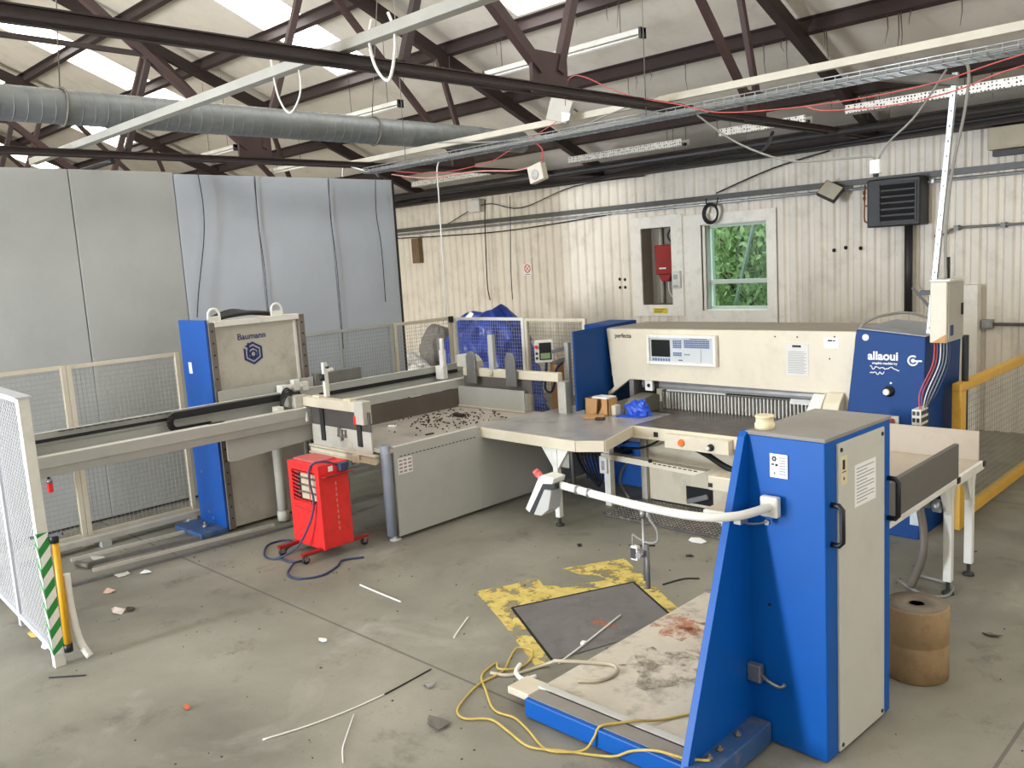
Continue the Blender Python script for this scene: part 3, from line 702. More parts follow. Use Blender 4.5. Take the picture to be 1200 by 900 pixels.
# dust strands under the purlins
b = MB(); rd = random.Random(3)
for y, x0, x1, n in ((10.35, -9, -3, 16), (11.75, -8, -3, 18), (9.0, -12, -6, 8)):
    for i in range(n):
        x = rd.uniform(x0, x1); l = rd.uniform(.12, .5); z = zr(y, .06)
        b.tube([(x, y, z), (x+rd.uniform(-.02, .02), y, z-l*.5), (x+rd.uniform(-.04, .04), y, z-l)], [.008, .006, .002], 4)
tag(b.build('hanging_dust', DTAN), 'thin dusty strands hanging from the roof purlins', 'dust', kind='stuff')
# ================================================================== STACK LIFT IN FRONT (blue column, platform)
t = thing('stack_lift', 'blue floor-standing stack lift with a white side panel and low platform, in the right foreground', 'stack lift', (-2.05, 4.2, 0))
LM = Matrix.Translation((-1.85, 4.03, 0)) @ Matrix.Rotation(math.radians(-3.0), 4, 'Z')
def L_(b): return b.xf(LM)
HL = 1.735; WX = -.44; DY = .73
b = MB(); b.box(WX, 0, 0, DY, .015, HL-.02); col = L_(b).build('column', BLUE, t, bev=.006)
b = MB(); b.box(WX-.005, .004, -.004, DY+.004, HL-.02, HL); L_(b).build('top_plate', mat('dusty_top', (142, 138, 130), .75, var=.12), t, bev=.004)
b = MB(); b.box(-.002, .012, .115, .635, .03, HL-.045); pan = L_(b).build('access_panel', mat('pale_grey_panel', (196, 194, 184), .5, var=.04, dirt=((150, 148, 140), .3, 3)), t, bev=.004)
for y in (.145, .605):
    for z in (.06, HL-.08):
        b = MB(); b.lathe([(.012, .012), (.010, .017)], (0, y, z), 10, 0); L_(b).build('screw', DARK, pan)
b = MB(); b.box(.012, .0135, .285, .525, 1.32, 1.545); pp = L_(b).build('paper_sheet', PAPER, pan)
b = MB()
for i in range(11): b.box(.0135, .0142, .305, .305+(.20 if i % 3 else .12), 1.34+.018*i, 1.345+.018*i)
L_(b).build('print_lines', INK, pan)
b = MB(); b.box(.012, .0135, .135, .205, 1.47, 1.62); L_(b).build('small_label', BEIGEL, pan)
b = MB(); b.box(.0135, .0142, .155, .18, 1.55, 1.60); b.box(.0135, .0142, .150, .19, 1.535, 1.54); b.box(.0135, .0142, .163, .175, 1.495, 1.51); L_(b).build('label_print', INKD, pan)
def handle(y, z0, z1):
    b = MB(); p = [(.0, y, z0+.012), (.04, y, z0+.012), (.058, y, z0+.03), (.058, y, z1-.03), (.04, y, z1-.012), (0, y, z1-.012)]
    b.tube(p, .015, 10); L_(b).build('handle', BLACK, t)
handle(.06, 1.17, 1.40); handle(.70, 1.15, 1.40)
b = MB(); b.box(WX+.14, WX+.24, -.008, -.003, 1.505, 1.63); lb = L_(b).build('white_label', PAPER, t)
b = MB()
for i in range(7): b.box(WX+.195, WX+.23, -.0095, -.008, 1.525+.014*i, 1.530+.014*i)
L_(b).build('print_lines', INK, lb)
b = MB(); b.tube([(WX+.166+.010*math.cos(a), -.009, 1.604+.011*math.sin(a)) for a in [2*PI*k/6 for k in range(6)]], .004, 5, closed=True)
b.box(WX+.150, WX+.165, -.0095, -.008, 1.57, 1.578); b.box(WX+.172, WX+.186, -.0095, -.008, 1.566, 1.578); b.box(WX+.165, WX+.170, -.0095, -.008, 1.52, 1.535); L_(b).build('label_print', INKD, lb)
b = MB(); b.lathe([(.052, HL), (.052, HL+.03), (.046, HL+.032), (.046, HL+.06), (.05, HL+.062), (.05, HL+.072)], (WX+.055, .09, 0), 20); L_(b).build('beacon_cap', mat('yellowed_plastic', (226, 214, 176), .45), t)
b = MB(); b.lathe([(.008, -.006), (.008, -.001)], (WX+.12, 0, .80), 10, 1); L_(b).build('bolt_hole', HOLE, t)
# side cheeks carrying the platform
b = MB(); b.prism([(3.38, .10), (4.10, .10), (4.10, HL-.005), (4.045, HL-.005), (4.02, HL-.03)], 0, -2.325, -2.282)
b.build('cheek_plate', BLUE, t, bev=.003)
b = MB(); b.box(-2.302, -2.165, 3.25, 4.035, .01, .135); foot = b.build('foot_beam', BLUED, t, bev=.008)
for y in (3.52, 3.62, 3.80): MB().lathe([(.018, .135), (.018, .15), (.008, .151), (.008, .165)], (-2.235, y, 0), 10).build('bolt', DTAN, foot)
b = MB(); b.box(-2.28, -2.20, 3.985, 4.03, .36, .46); lt = b.build('latch_block', STEEL, t, bev=.008)
b = MB(); b.tube(smooth_path([(-2.20, 4.0, .41), (-2.15, 3.98, .395), (-2.09, 3.985, .38), (-2.06, 3.99, .40)], 4), .010, 8); b.build('latch_pin', STEEL, lt)
# platform
b = MB(); b.box(-3.49, -2.33, 3.62, 5.50, .035, .085); pl_ = b.build('platform', PLATF, t, bev=.004)
b = MB()
rd = random.Random(5)
def patch(cx, cy, rx, ry, z, seed):
    r_ = random.Random(seed); b = MB(); n = 22
    b._add([(cx+rx*math.cos(2*PI*k/n)*r_.uniform(.55, 1.2), cy+ry*math.sin(2*PI*k/n)*r_.uniform(.55, 1.2), z) for k in range(n)], [tuple(range(n))]); return b
rs = worn_rust = bpy.data.materials.new('rust_patch'); rs.use_nodes = True
def rusty(m, c):
    nt = m.node_tree; N = nt.nodes; L = nt.links; bb = N['Principled BSDF']; bb.inputs['Base Color'].default_value = lin(c); bb.inputs['Roughness'].default_value = .7
    tc = N.new('ShaderNodeTexCoord'); n = N.new('ShaderNodeTexNoise'); n.inputs['Scale'].default_value = 7; n.inputs['Detail'].default_value = 8; n.inputs['Roughness'].default_value = .75
    L.new(tc.outputs['Object'], n.inputs['Vector']); r = N.new('ShaderNodeValToRGB'); e = r.color_ramp.elements
    e[0].position = .44; e[1].position = .62; e[0].color = (0, 0, 0, 1); e[1].color = (.75, .75, .75, 1); L.new(n.outputs['Fac'], r.inputs['Fac']); L.new(r.outputs['Color'], bb.inputs['Alpha'])
rusty(rs, (190, 120, 82))
patch(-2.85, 4.85, .40, .42, .0865, 1).build('rust_stain', rs, pl_)
patch(-3.30, 4.85, .20, .22, .0865, 4).build('rust_stain', rs, pl_)
bl = bpy.data.materials.new('dark_smear'); bl.use_nodes = True; rusty(bl, (140, 128, 110))
patch(-2.75, 5.0, .40, .30, .087, 8).build('dark_stain', bl, pl_); patch(-3.0, 4.3, .35, .3, .087, 9).build('dark_stain', bl, pl_)
b = MB(); b.prism([(3.40, .012), (3.52, .012), (3.52, .125), (3.40, .125)], 0, -3.42, -2.302); fb = b.build('front_beam', BLUE, t, bev=.008)
b = MB(); b.box(-3.42, -2.33, 3.43, 3.535, .125, .130); b.build('dusty_top_strip', mat('dusty_rail', (140, 134, 124), .6, var=.15), fb)
b = MB(); b.box(-3.36, -2.33, 3.535, 3.565, .085, .118); b.build('groove_strip', DARK, fb)
b = MB(); b.box(-3.46, -2.33, 3.565, 3.62, .035, .122); b.build('silver_rail', mat('bright_rail', (208, 206, 198), .4, .3), fb, bev=.004)
b = MB(); b.box(-3.62, -3.42, 3.46, 3.64, .07, .115); b.build('end_plate', CREAM, t, bev=.006)
b = MB(); b.box(-3.49, -2.33, 5.50, 5.53, .03, .10); b.build('rear_rail', STEELD, t)
b = MB(); b.obox((-2.42, 5.42, .14), (.14, .10, .10), (0, 0, .3)); b.build('stop_block', CREAM, t, bev=.02)
# arm
AZ = 1.355
b = MB(); b.box(-2.185, -2.085, 3.985, 4.03, AZ-.055, AZ+.055); b.build('arm_mount', WHITE, t, bev=.01)
b = MB(); b.tube(smooth_path([(-2.135, 4.0, AZ), (-2.16, 3.86, AZ), (-2.20, 3.76, AZ), (-2.30, 3.675, AZ), (-2.46, 3.645, AZ), (-2.72, 3.655, AZ), (-3.05, 3.70, AZ), (-3.36, 3.755, AZ)], 6), .023, 14); arm = b.build('arm_tube', WHITE, t)
b = MB(); b.box(-2.23, -2.19, 3.80, 3.87, AZ-.055, AZ-.02); b.tube(smooth_path([(-2.21, 3.84, AZ-.05), (-2.19, 3.90, AZ-.075), (-2.165, 3.97, AZ-.085), (-2.15, 4.0, AZ-.08)], 4), .006, 6); b.lathe([(.014, 0), (.014, .02)], (-2.15, 3.99, AZ-.085), 10, 1); b.build('cable_clip', STEEL, arm)
for x, y in ((-3.20, 3.725), (-3.10, 3.71)):
    b = MB(); b.tube([(x-.008, y-.001, AZ), (x+.008, y+.001, AZ)], .028, 12); b.build('clamp_ring', STEEL, arm)
# control head: tilted pendant box
hd = MB(); hd.prism([(-3.60, 1.185), (-3.565, 1.165), (-3.44, 1.36), (-3.365, 1.37), (-3.35, 1.41), (-3.45, 1.415), (-3.475, 1.40)], 1, 3.69, 3.80)
h = hd.build('control_head', WHITE, t, bev=.006)
hd = MB(); hd.prism([(-3.565, 1.168), (-3.525, 1.160), (-3.42, 1.335), (-3.345, 1.345), (-3.35, 1.375), (-3.44, 1.365)], 1, 3.688, 3.795); hd.build('control_seal', BLACK, h)
hd = MB(); hd.prism([(-3.525, 1.162), (-3.46, 1.165), (-3.40, 1.21), (-3.375, 1.30), (-3.37, 1.335), (-3.425, 1.335)], 1, 3.68, 3.79); hd.build('grey_back_cover', GREYP, h, bev=.006)
hd = MB(); hd.tube([(-3.475, 3.74, 1.37), (-3.53, 3.74, 1.41)], [.02, .024], 12); hd.tube([(-3.525, 3.74, 1.405), (-3.545, 3.74, 1.42)], [.026, .02], 12); tag(hd.build('stop_button', mat('faded_red', (208, 96, 90), .4), h), 'faded red stop button')
# sensor rod hanging from the arm
b = MB(); b.tube([(-2.69, 3.655, AZ-.02), (-2.69, 3.655, AZ-.06)], .018, 10); b.tube([(-2.69, 3.655, AZ-.05), (-2.69, 3.655, .94)], .010, 10); rod = b.build('sensor_rod', STEEL, t)
b = MB(); b.tube([(-2.672, 3.655, 1.15), (-2.672, 3.655, .90)], .013, 10); b.build('sensor_tube', STEELD, rod)
b = MB(); b.obox((-2.69, 3.64, 1.10), (.04, .045, .035)); b.lathe([(.018, 0), (.018, .05)], (-2.685, 3.59, 1.10), 12, 1); b.build('clamp', STEEL, rod)
b = MB(); b.box(-2.765, -2.72, 3.63, 3.66, 1.05, 1.13); b.build('reflector_box', WHITE, rod, bev=.004)
b = MB(); b.box(-2.76, -2.73, 3.625, 3.632, 1.062, 1.118); b.build('sensor_window', DARK, rod)
b = MB(); b.tube(smooth_path([(-2.655, 3.655, AZ-.03), (-2.64, 3.65, 1.29), (-2.60, 3.65, 1.24), (-2.60, 3.65, 1.18), (-2.66, 3.65, 1.16), (-2.73, 3.65, 1.175), (-2.755, 3.645, 1.19), (-2.755, 3.645, 1.13)], 5), .006, 8); b.lathe([(.012, AZ-.055), (.012, AZ-.02)], (-2.655, 3.655, 0), 10); b.build('sensor_cable', CABG, rod)

# ================================================================== REAR LIFT TOWER (blue side, logo panel)
t = thing('lift_tower', 'tall stone-grey lift tower with a blue side and lettered panel, behind the gantry', 'stack lift', (-8.9, 4.75, 0))
TX, TY0_, TY1_, TZ = -8.5, 4.20, 5.34, 2.24
b = MB(); b.box(-9.10, TX-.05, TY0_, TY1_, .03, TZ); b.build('tower_body', TAN, t, bev=.006)
b = MB(); b.box(-9.12, TX-.02, TY0_-.03, TY0_, .03, TZ+.03); bp = b.build('blue_side_panel', mat('flat_blue_paint', (16, 78, 154), .4, var=.05), t, bev=.004)
b = MB(); b.box(-8.98, -8.91, TY0_-.034, TY0_-.03, 1.70, 1.82); b.build('white_label', PAPER, bp)
for x, z in ((-8.95, .62), (-8.88, .18), (-8.80, .12)): MB().lathe([(.016, -.008), (.016, 0)], (x, TY0_-.03, z), 10, 1).build('bolt', STEEL, bp)
for y0, nm in ((TY0_, 0), (TY1_-.07, 1)):
    fl_ = MB().box(TX-.06, TX, y0, y0+.07, .03, TZ).build('side_flange', DTAN, t, bev=.004)
    for i in range(17): MB().lathe([(.011, TX), (.010, TX+.003)], (0, y0+.035, .15+.125*i), 8, 0).build('bolt_hole', HOLE, fl_)
b = MB(); b.box(TX-.06, TX+.004, TY0_+.07, TY1_-.07, TZ-.05, TZ+.01); b.build('top_rail', WHITE, t, bev=.004)
b = MB(); b.box(TX-.052, TX-.04, TY1_-.12, TY1_-.09, .1, TZ-.06); b.build('corner_strip', WHITE, t)
for y in (TY0_+.12, TY1_-.28):
    b = MB(); b.tube([(TX-.10, y+.062*math.cos(a), TZ+.075+.062*math.sin(a)) for a in [-.5+(PI+1)*k/14 for k in range(15)]], .014, 8)
    b.box(TX-.115, TX-.085, y-.07, y+.07, TZ, TZ+.06); b.build('lifting_lug', WHITE, t)
b = MB()
for i in range(3): b.tube(smooth_path([(TX-.25-.04*i, TY0_+.18, TZ+.02), (TX-.22-.03*i, TY0_+.4, TZ+.05+.02*i), (TX-.24-.03*i, TY0_+.65, TZ+.055), (TX-.22, TY0_+.9, TZ+.02)], 5), .025, 8)
b.build('cable_bundle', BLACK, t)
text('lettering', 'Baumann', .092, (TX-.047, 4.70, 2.055), RX, NAVY, t, bold=.0015)
b = MB(); c = Vector((TX-.048, 4.70, 1.87))
def hexr(b, ro, ri, gap=None):
    for k in range(6):
        a0, a1 = PI/2+k*PI/3, PI/2+(k+1)*PI/3
        if gap and k in gap: 
            a0 += .22
        P = lambda r, a: c + Vector((.004, -r*math.cos(a), r*math.sin(a)))
        q = [P(ro, a0), P(ro, a1), P(ri, a1), P(ri, a0)]
        b._add(q + [v-Vector((.004, 0, 0)) for v in q], [(0, 1, 2, 3), (0, 4, 5, 1), (1, 5, 6, 2), (2, 6, 7, 3), (3, 7, 4, 0)])
hexr(b, .125, .100, (5,)); hexr(b, .080, .055, (5,))
b.tube([c+Vector((.002, .033*math.cos(a), .033*math.sin(a)-.008)) for a in [2*PI*k/16 for k in range(16)]], .010, 6, closed=True)
b.box(TX-.048, TX-.044, 4.70-.062, 4.70-.040, 1.85, 1.985); b.build('hexagon_emblem', NAVY, t)
b = MB(); b.box(-9.14, TX-.02, TY0_-.32, TY0_-.01, .005, .06); ft = b.build('foot_plate', BLUED, t, bev=.006)
b = MB(); b.lathe([(.03, .06), (.03, .08), (.014, .081), (.014, .12)], (-8.75, TY0_-.16, 0), 10); b.build('bolt', STEEL, ft)
# sheet shelves of the tower, either side of the rails
b = MB(); b.box(-8.452, -8.445, 4.20, 5.35, 1.36, 1.53); b.build('upper_guard_sheet', GREYP, t, bev=.003)
b = MB(); b.prism([(4.06, .86), (4.10, .84), (5.10, .90), (5.10, 1.12), (4.06, 1.12)], 0, -8.12, -8.10); b.build('lower_guard_sheet', GREYP, t, bev=.003)
b = MB(); b.tube([(-8.36, 4.76, .02), (-8.36, 4.76, 1.05)], .055, 16); b.lathe([(.065, .02), (.065, .12), (.055, .13)], (-8.36, 4.76, 0), 16); b.build('support_pipe', TAN, t)

# ================================================================== GANTRY RAILS ALONG THE BACK OF THE JOGGING TABLE
GY0, GY1 = 2.29, 7.62
t = thing('transfer_gantry', 'long grey transfer gantry beam with rails, running from the end fence to the jogging table', 'gantry', (-8.2, 2.6, 0))
b = MB(); b.box(-8.06, -8.0, GY0, GY1, 1.165, 1.265); b.box(-8.14, -8.06, GY0, GY1, 1.235, 1.265); b.build('front_rail', GREYP, t, bev=.004)
b = MB(); b.prism([(-8.10, 1.085), (-8.03, 1.085), (-8.01, 1.165), (-8.10, 1.165)], 1, GY0, 5.05); b.build('lower_rail', GREYP, t, bev=.004)
b = MB(); b.box(-8.40, -8.14, GY0, GY1, 1.18, 1.20); b.box(-8.40, -8.37, GY0, GY1, 1.18, 1.42); b.build('channel', GREYP, t)
b = MB(); b.box(-8.375, -8.355, GY0, GY1, 1.31, 1.42); b.build('rear_rail', GREYP, t, bev=.003)
MB().box(-8.378, -8.35, GY0, GY1, 1.42, 1.426).build('bright_edge', WHITE, t); MB().box(-8.075, -8.0, GY0, GY1, 1.265, 1.269).build('bright_edge', WHITE, t)
b = MB(); b.box(-8.356, -8.345, GY0+.08, 4.9, 1.335, 1.365); b.build('black_slot', BLACK, t)
MB().box(-8.356, -8.345, 5.35, 7.45, 1.30, 1.345).build('black_slot', BLACK, t)
MB().box(-8.145, -8.137, 5.25, 7.2, 1.20, 1.236).build('black_slot', BLACK, t)
b = MB(); b.box(-8.20, -8.17, GY0+.02, GY1, 1.20, 1.225); b.tube([(-8.24, GY0+.02, 1.225), (-8.24, GY1, 1.225)], .014, 8); b.build('guide_rails', STEELD, t)
b = MB(); b.box(-8.40, -8.0, GY0-.006, GY0+.004, 1.15, 1.42); b.build('end_cap', GREYP, t)
b = MB()
for i in range(14): b.obox((-8.33, 2.62+.075*i, 1.415), (.05, .05, .006), (0, 0, .7))
b.build('vent_slots', DARK, t)
# drag chain
ch = MB(); path = [(-8.27, 5.05, 1.39), (-8.27, 4.4, 1.392), (-8.27, 3.72, 1.39)]
path += [(-8.27, 3.66-.075*math.sin(a), 1.315+.075*math.cos(a)) for a in [PI*k/10 for k in range(11)]]
path += [(-8.27, 3.80, 1.24), (-8.27, 4.0, 1.24)]
for p, q in zip(path, path[1:]): ch.bar(p, q, .055, .032, (1, 0, 0))
ch.m = 0
ch.build('drag_chain', BLACK, t)
b = MB(); b.box(-8.13, -8.07, 3.90, 4.05, 1.266, 1.274); b.build('black_stop', BLACK, t)
# legs of the gantry
for y in (5.55,):
    b = MB(); b.box(-8.34, -8.26, y-.04, y+.04, 0, 1.18); b.build('leg', TAN, t, bev=.004)
# carriage
b = MB(); b.box(-8.30, -8.06, 4.86, 5.02, 1.27, 1.40); b.build('carriage_block', TAN, t, bev=.008)
cr = MB(); cr.box(-8.42, -8.30, 4.86, 4.96, 1.40, 1.50); cr.box(-8.40, -8.32, 5.02, 5.10, 1.42, 1.54); cr.box(-8.40, -8.34, 5.14, 5.22, 1.40, 1.50); cr.tube([(-8.37, 4.96, 1.46), (-8.37, 5.2, 1.46)], .035, 10); cr.build('valve_blocks', WHITE, t, bev=.008)
b = MB(); b.box(-8.20, -8.10, 4.66, 4.74, 1.19, 1.31); b.tube([(-8.1, 4.7, 1.25), (-8.1, 4.92, 1.25)], .010, 6); b.build('sensor_block', WHITE, t, bev=.01)
b = MB()
for i in range(5): b.tube(smooth_path([(-8.3+.04*i, 5.0, 1.40), (-8.28+.03*i, 4.90, 1.47-.02*i), (-8.22+.03*i, 4.80, 1.42), (-8.15, 4.74, 1.30)], 4), .009, 6)
b.build('hose_bundle', BLACK, t)
b = MB(); b.box(-8.50, -8.42, 5.36, 6.0, 1.40, 1.56); b.build('motor_housing', STEELD, t, bev=.01)
b = MB(); b.tube([(-8.45, 5.5, 1.56), (-8.45, 5.62, 1.57)], .03, 12); b.build('white_cap', WHITE, t)

# ================================================================== JOGGING TABLE
ZT = .93
t = thing('jogging_table', 'low grey jogging table with side panel, front pusher plate and debris on top', 'work table', (-7.3, 6.0, 0))
b = MB(); b.prism([(-8.02, 5.02), (-6.74, 5.02), (-6.74, 6.28), (-6.74, 7.3), (-8.02, 7.3)], 2, ZT-.04, ZT); b.build('table_top', TABLE, t, bev=.003)
b = MB(); b.box(-6.765, -6.735, 5.10, 6.24, .035, ZT+.012); b.box(-6.765, -6.735, 6.24, 8.0, .035, .90); sp = b.build('side_panel', mat('panel_grey_green', (182, 182, 174), .5, var=.03, dirt=((140, 138, 130), .3, 1.5)), t, bev=.004)
MB().box(-6.768, -6.732, 5.10, 6.24, ZT+.012, ZT+.018).build('bright_edge', WHITE, sp)
b = MB()
for i in range(21): b.box(-6.736, -6.733, 5.17+.05*i, 5.20+.05*i, .835, .843)
b.build('vent_line', HOLE, sp)
b = MB(); b.box(-6.734, -6.732, 5.14, 5.32, .66, .82); lb = b.build('warning_label', PAPER, sp)
b = MB()
for i in range(4):
    for j in range(3): b.box(-6.732, -6.7312, 5.15+.058*j, 5.15+.058*j+(.045 if j != 1 else .04), .672+.037*i, .672+.037*i+.022)
b.build('label_print', mat('pinkish_print', (176, 150, 150), .7, var=.35, scale=60), lb)
b = MB(); b.lathe([(.062, .05), (.062, ZT+.03), (.055, ZT+.04)], (0, 0, 0), 14); b.xf(Matrix.Translation((-6.80, 5.05, 0)) @ Matrix.Diagonal((1.0, .8, 1, 1))); cp = b.build('corner_post', GREYB, t)
MB().lathe([(.06, 0), (.055, .018), (.02, .022), (.02, .06)], (-6.78, 5.07, 0), 14).build('foot', GREYP, cp)
tag(MB().tube([(-6.865, 5.04, .1), (-6.86, 5.04, .86)], .010, 6).build('yellow_edge', YELLOW, t), 'yellow edge strip')
b = MB(); b.box(-8.05, -6.87, 4.97, 5.02, .845, .868); b.box(-8.05, -6.87, 4.985, 5.02, .79, .835); b.box(-8.05, -6.87, 4.96, 5.0, .775, .79); b.build('front_rail', CREAM, t, bev=.004)
b = MB(); b.box(-7.25, -7.13, 4.955, 4.97, .76, .85); b.build('rail_bracket', CREAM, t, bev=.006)
for y in (5.2, 7.1):
    for x in (-7.95, -7.0): MB().box(x-.03, x+.03, y-.03, y+.03, 0, ZT-.04).build('leg', DTAN, t)
MB().box(-7.98, -6.85, 6.0, 6.9, .16, .62).build('under_box', DARK, t, bev=.02)
b = MB(); b.box(-8.02, -8.0, 5.06, 7.22, ZT, 1.155); b.build('back_stop', mat('brown_back_stop', (96, 88, 80), .45, .2, var=.12), t)
# front pusher
pu = MB(); pu.box(-8.0, -6.95, 5.0, 5.015, .868, 1.09); pu.build('pusher_plate', TAN, t, bev=.003)
MB().box(-8.0, -6.95, 5.002, 5.014, 1.09, 1.29).build('pusher_upper_plate', mat('smoked_grey_plate', (92, 88, 84), .3, .2, var=.1), t)
MB().box(-8.20, -7.13, 4.955, 5.055, 1.285, 1.385).build('pusher_bar', CREAM, t, bev=.006)
MB().box(-7.135, -6.99, 4.95, 5.06, 1.165, 1.40).build('bar_end_block', TAN, t, bev=.008)
for x in (-7.78, -7.13):
    s = MB().box(x-.035, x+.035, 4.985, 5.0, .93, 1.27).build('strap_strip', DARK, t)
MB().box(-7.15, -7.11, 4.945, 4.985, 1.16, 1.25).build('red_clip', RED, t, bev=.006)
MB().tube([(-8.13, 4.95, 1.26), (-8.13, 4.95, 1.16)], .02, 8).build('red_clip', RED, t)
MB().tube([(-8.03, 4.95, 1.28), (-8.0, 4.95, 1.12)], .02, 10).build('white_stub', WHITE, t)
b = MB(); b.box(-7.50, -7.46, 4.98, 5.0, 1.0, 1.10); b.box(-7.50, -7.36, 4.97, 5.0, 1.0, 1.02); b.tube([(-7.44, 4.985, .96), (-7.44, 4.985, 1.08)], .012, 8); b.tube([(-7.38, 4.985, 1.0), (-7.38, 4.985, 1.08)], .018, 8); b.build('sensor_bracket', STEEL, t)
for x in (-7.86, -7.30): MB().box(x-.06, x+.06, 4.99, 5.06, 1.385, 1.405).build('bar_shim', CREAM, t)
b = MB(); b.box(-7.80, -7.755, 5.05, 5.10, 1.385, 1.75); b.build('upright', WHITE, t, bev=.003)
b = MB(); b.tube([(-7.78, 5.04, 1.56), (-7.78, 5.04, 1.63)], .028, 10); b.lathe([(.012, 0), (.012, .04)], (-7.74, 5.07, 1.70), 8, 0); b.build('clamp_knob', BLACK, t)
# rear jogger
MB().box(-8.0, -6.87, 7.13, 7.15, ZT+.01, 1.19).build('jogger_plate', GREYP, t, bev=.003)
MB().box(-8.0, -6.87, 7.115, 7.13, ZT+.005, ZT+.022).build('jogger_lip', CREAM, t)
MB().box(-7.95, -6.80, 7.20, 7.215, 1.15, 1.34).build('jogger_dark_plate', mat('dark_grey_jogger', (110, 104, 98), .4, .2, var=.15), t)
MB().box(-7.92, -6.36, 7.16, 7.24, 1.32, 1.42).build('jogger_bar', CREAM, t, bev=.006)
for x in (-7.71, -7.04):
    MB().prism([(x-.08, 1.24), (x+.08, 1.24), (x+.08, 1.56), (x+.05, 1.63), (x-.05, 1.63), (x-.08, 1.56)], 1, 7.10, 7.13).build('jogger_finger', STEELD, t, bev=.006)
b = MB(); b.box(-7.44, -7.36, 7.15, 7.2, 1.42, 1.83); b.tube([(-7.40, 7.12, 1.34), (-7.40, 7.18, 1.42)], .02, 8); b.build('jogger_upright', GREYP, t, bev=.004)
b = MB(); b.prism([(-8.05, 1.42), (-7.70, 1.42), (-7.72, 1.50), (-7.79, 1.56), (-7.9, 1.585), (-8.05, 1.57)], 1, 7.18, 7.32); b.build('curved_cover', TAN, t, bev=.01)
b = MB(); b.box(-8.30, -8.16, 7.04, 7.12, 1.27, 1.44); b.box(-8.24, -8.17, 7.06, 7.12, 1.44, 1.64); b.box(-8.23, -8.18, 7.07, 7.11, 1.64, 1.78); b.build('valve_blocks', WHITE, t, bev=.008)
MB().box(-6.50, -6.38, 7.3, 7.40, .3, 1.30).build('rear_upright', TAN, t, bev=.006)
b = MB(); rd = random.Random(11)
for i in range(190):
    u, v = rd.gauss(-7.45, .26), rd.gauss(6.45, .38)
    if not (-7.95 < u < -6.85 and 5.4 < v < 7.05): continue
    s = rd.uniform(.004, .013)
    b.obox((u, v, ZT+.008), (s*2, s*rd.uniform(.8, 2), .012), (rd.uniform(-.3, .3), rd.uniform(-.3, .3), rd.uniform(0, 3)))
tag(b.build('table_debris', mat('dark_debris', (78, 60, 46), .9, var=.3)), 'dark crumbs and dry leaf bits scattered on the jogging table top', 'debris', kind='stuff')
tag(MB().obox((-7.65, 5.80, ZT+.014), (.09, .05, .02), (.15, 0, .5)).build('paper_scrap', PAPER), 'small white paper scrap on the jogging table among the debris', 'scrap')
tag(MB().obox((-7.45, 6.62, ZT+.02), (.12, .07, .035), (0, .1, .2)).build('dark_clod', mat('clod', (50, 42, 36), .9)), 'largest dark lump of debris near the back plate of the jogging table', 'debris')
tag(MB().obox((-6.95, 5.75, ZT+.008), (.10, .02, .012), (0, 0, 1.4)).build('dark_sliver', DARK), 'dark sliver lying at the front edge of the jogging table', 'debris')
# ================================================================== PAPER CUTTER
t = thing('paper_cutter', 'large cream guillotine paper cutter with blue side covers standing along the far wall', 'paper cutter', (-4.7, 7.9, 0))
face = [(-6.19, 1.85), (-3.29, 1.86), (-3.38, .94), (-3.55, .94), (-3.61, 1.265), (-5.885, 1.285), (-6.335, .975), (-6.365, 1.01), (-6.115, 1.18)]
b = MB(); b.prism(face, 1, 7.85, 7.90); hf = b.build('front_housing', CREAM, t, bev=.004)
b = MB(); b.prism([(-6.18, 1.30), (-3.31, 1.30), (-3.29, 1.853), (-6.18, 1.843)], 1, 7.90, 8.66); b.build('housing_body', CREAM, t, bev=.004)
b = MB(); b.box(-6.18, -3.29, 7.86, 8.66, 1.851, 1.862); b.build('dusty_top_cover', mat('dusty_cover', (150, 142, 128), .7, var=.1), t)
b = MB(); b.prism([(7.28, .98), (8.45, .98), (8.45, 1.90), (7.28, 1.875)], 0, -6.225, -6.20); b.prism([(7.95, .98), (8.45, .98), (8.45, 1.90), (7.95, 1.885)], 0, -6.60, -6.225); b.build('left_side_cover', mat('deep_blue_paint', (6, 62, 124), .5, var=.05, spec=.25), t, bev=.006)
b = MB(); b.prism([(-3.275, 1.885), (-2.67, 1.825), (-2.69, .94), (-2.72, .0), (-3.45, .0), (-3.385, .94)], 1, 7.80, 8.72); bx = b.build('right_side_cover', mat('deep_blue_paint_right', (6, 60, 122), .5, var=.05, spec=.25), t, bev=.008)
b = MB(); b.prism([(-3.26, 1.888), (-2.67, 1.828), (-2.67, 1.836), (-3.26, 1.897)], 1, 7.81, 8.72); b.build('grey_lid', mat('grey_lid_paint', (150, 152, 154), .5), bx)
b = MB(); b.tube(smooth_path([(-3.29, 7.83, 1.60), (-3.28, 7.85, 1.86), (-3.2, 8.0, 1.97), (-3.0, 8.25, 2.0), (-2.8, 8.4, 1.93), (-2.62, 8.5, 1.95)], 6), .013, 8); b.build('top_hose', CABG, bx)
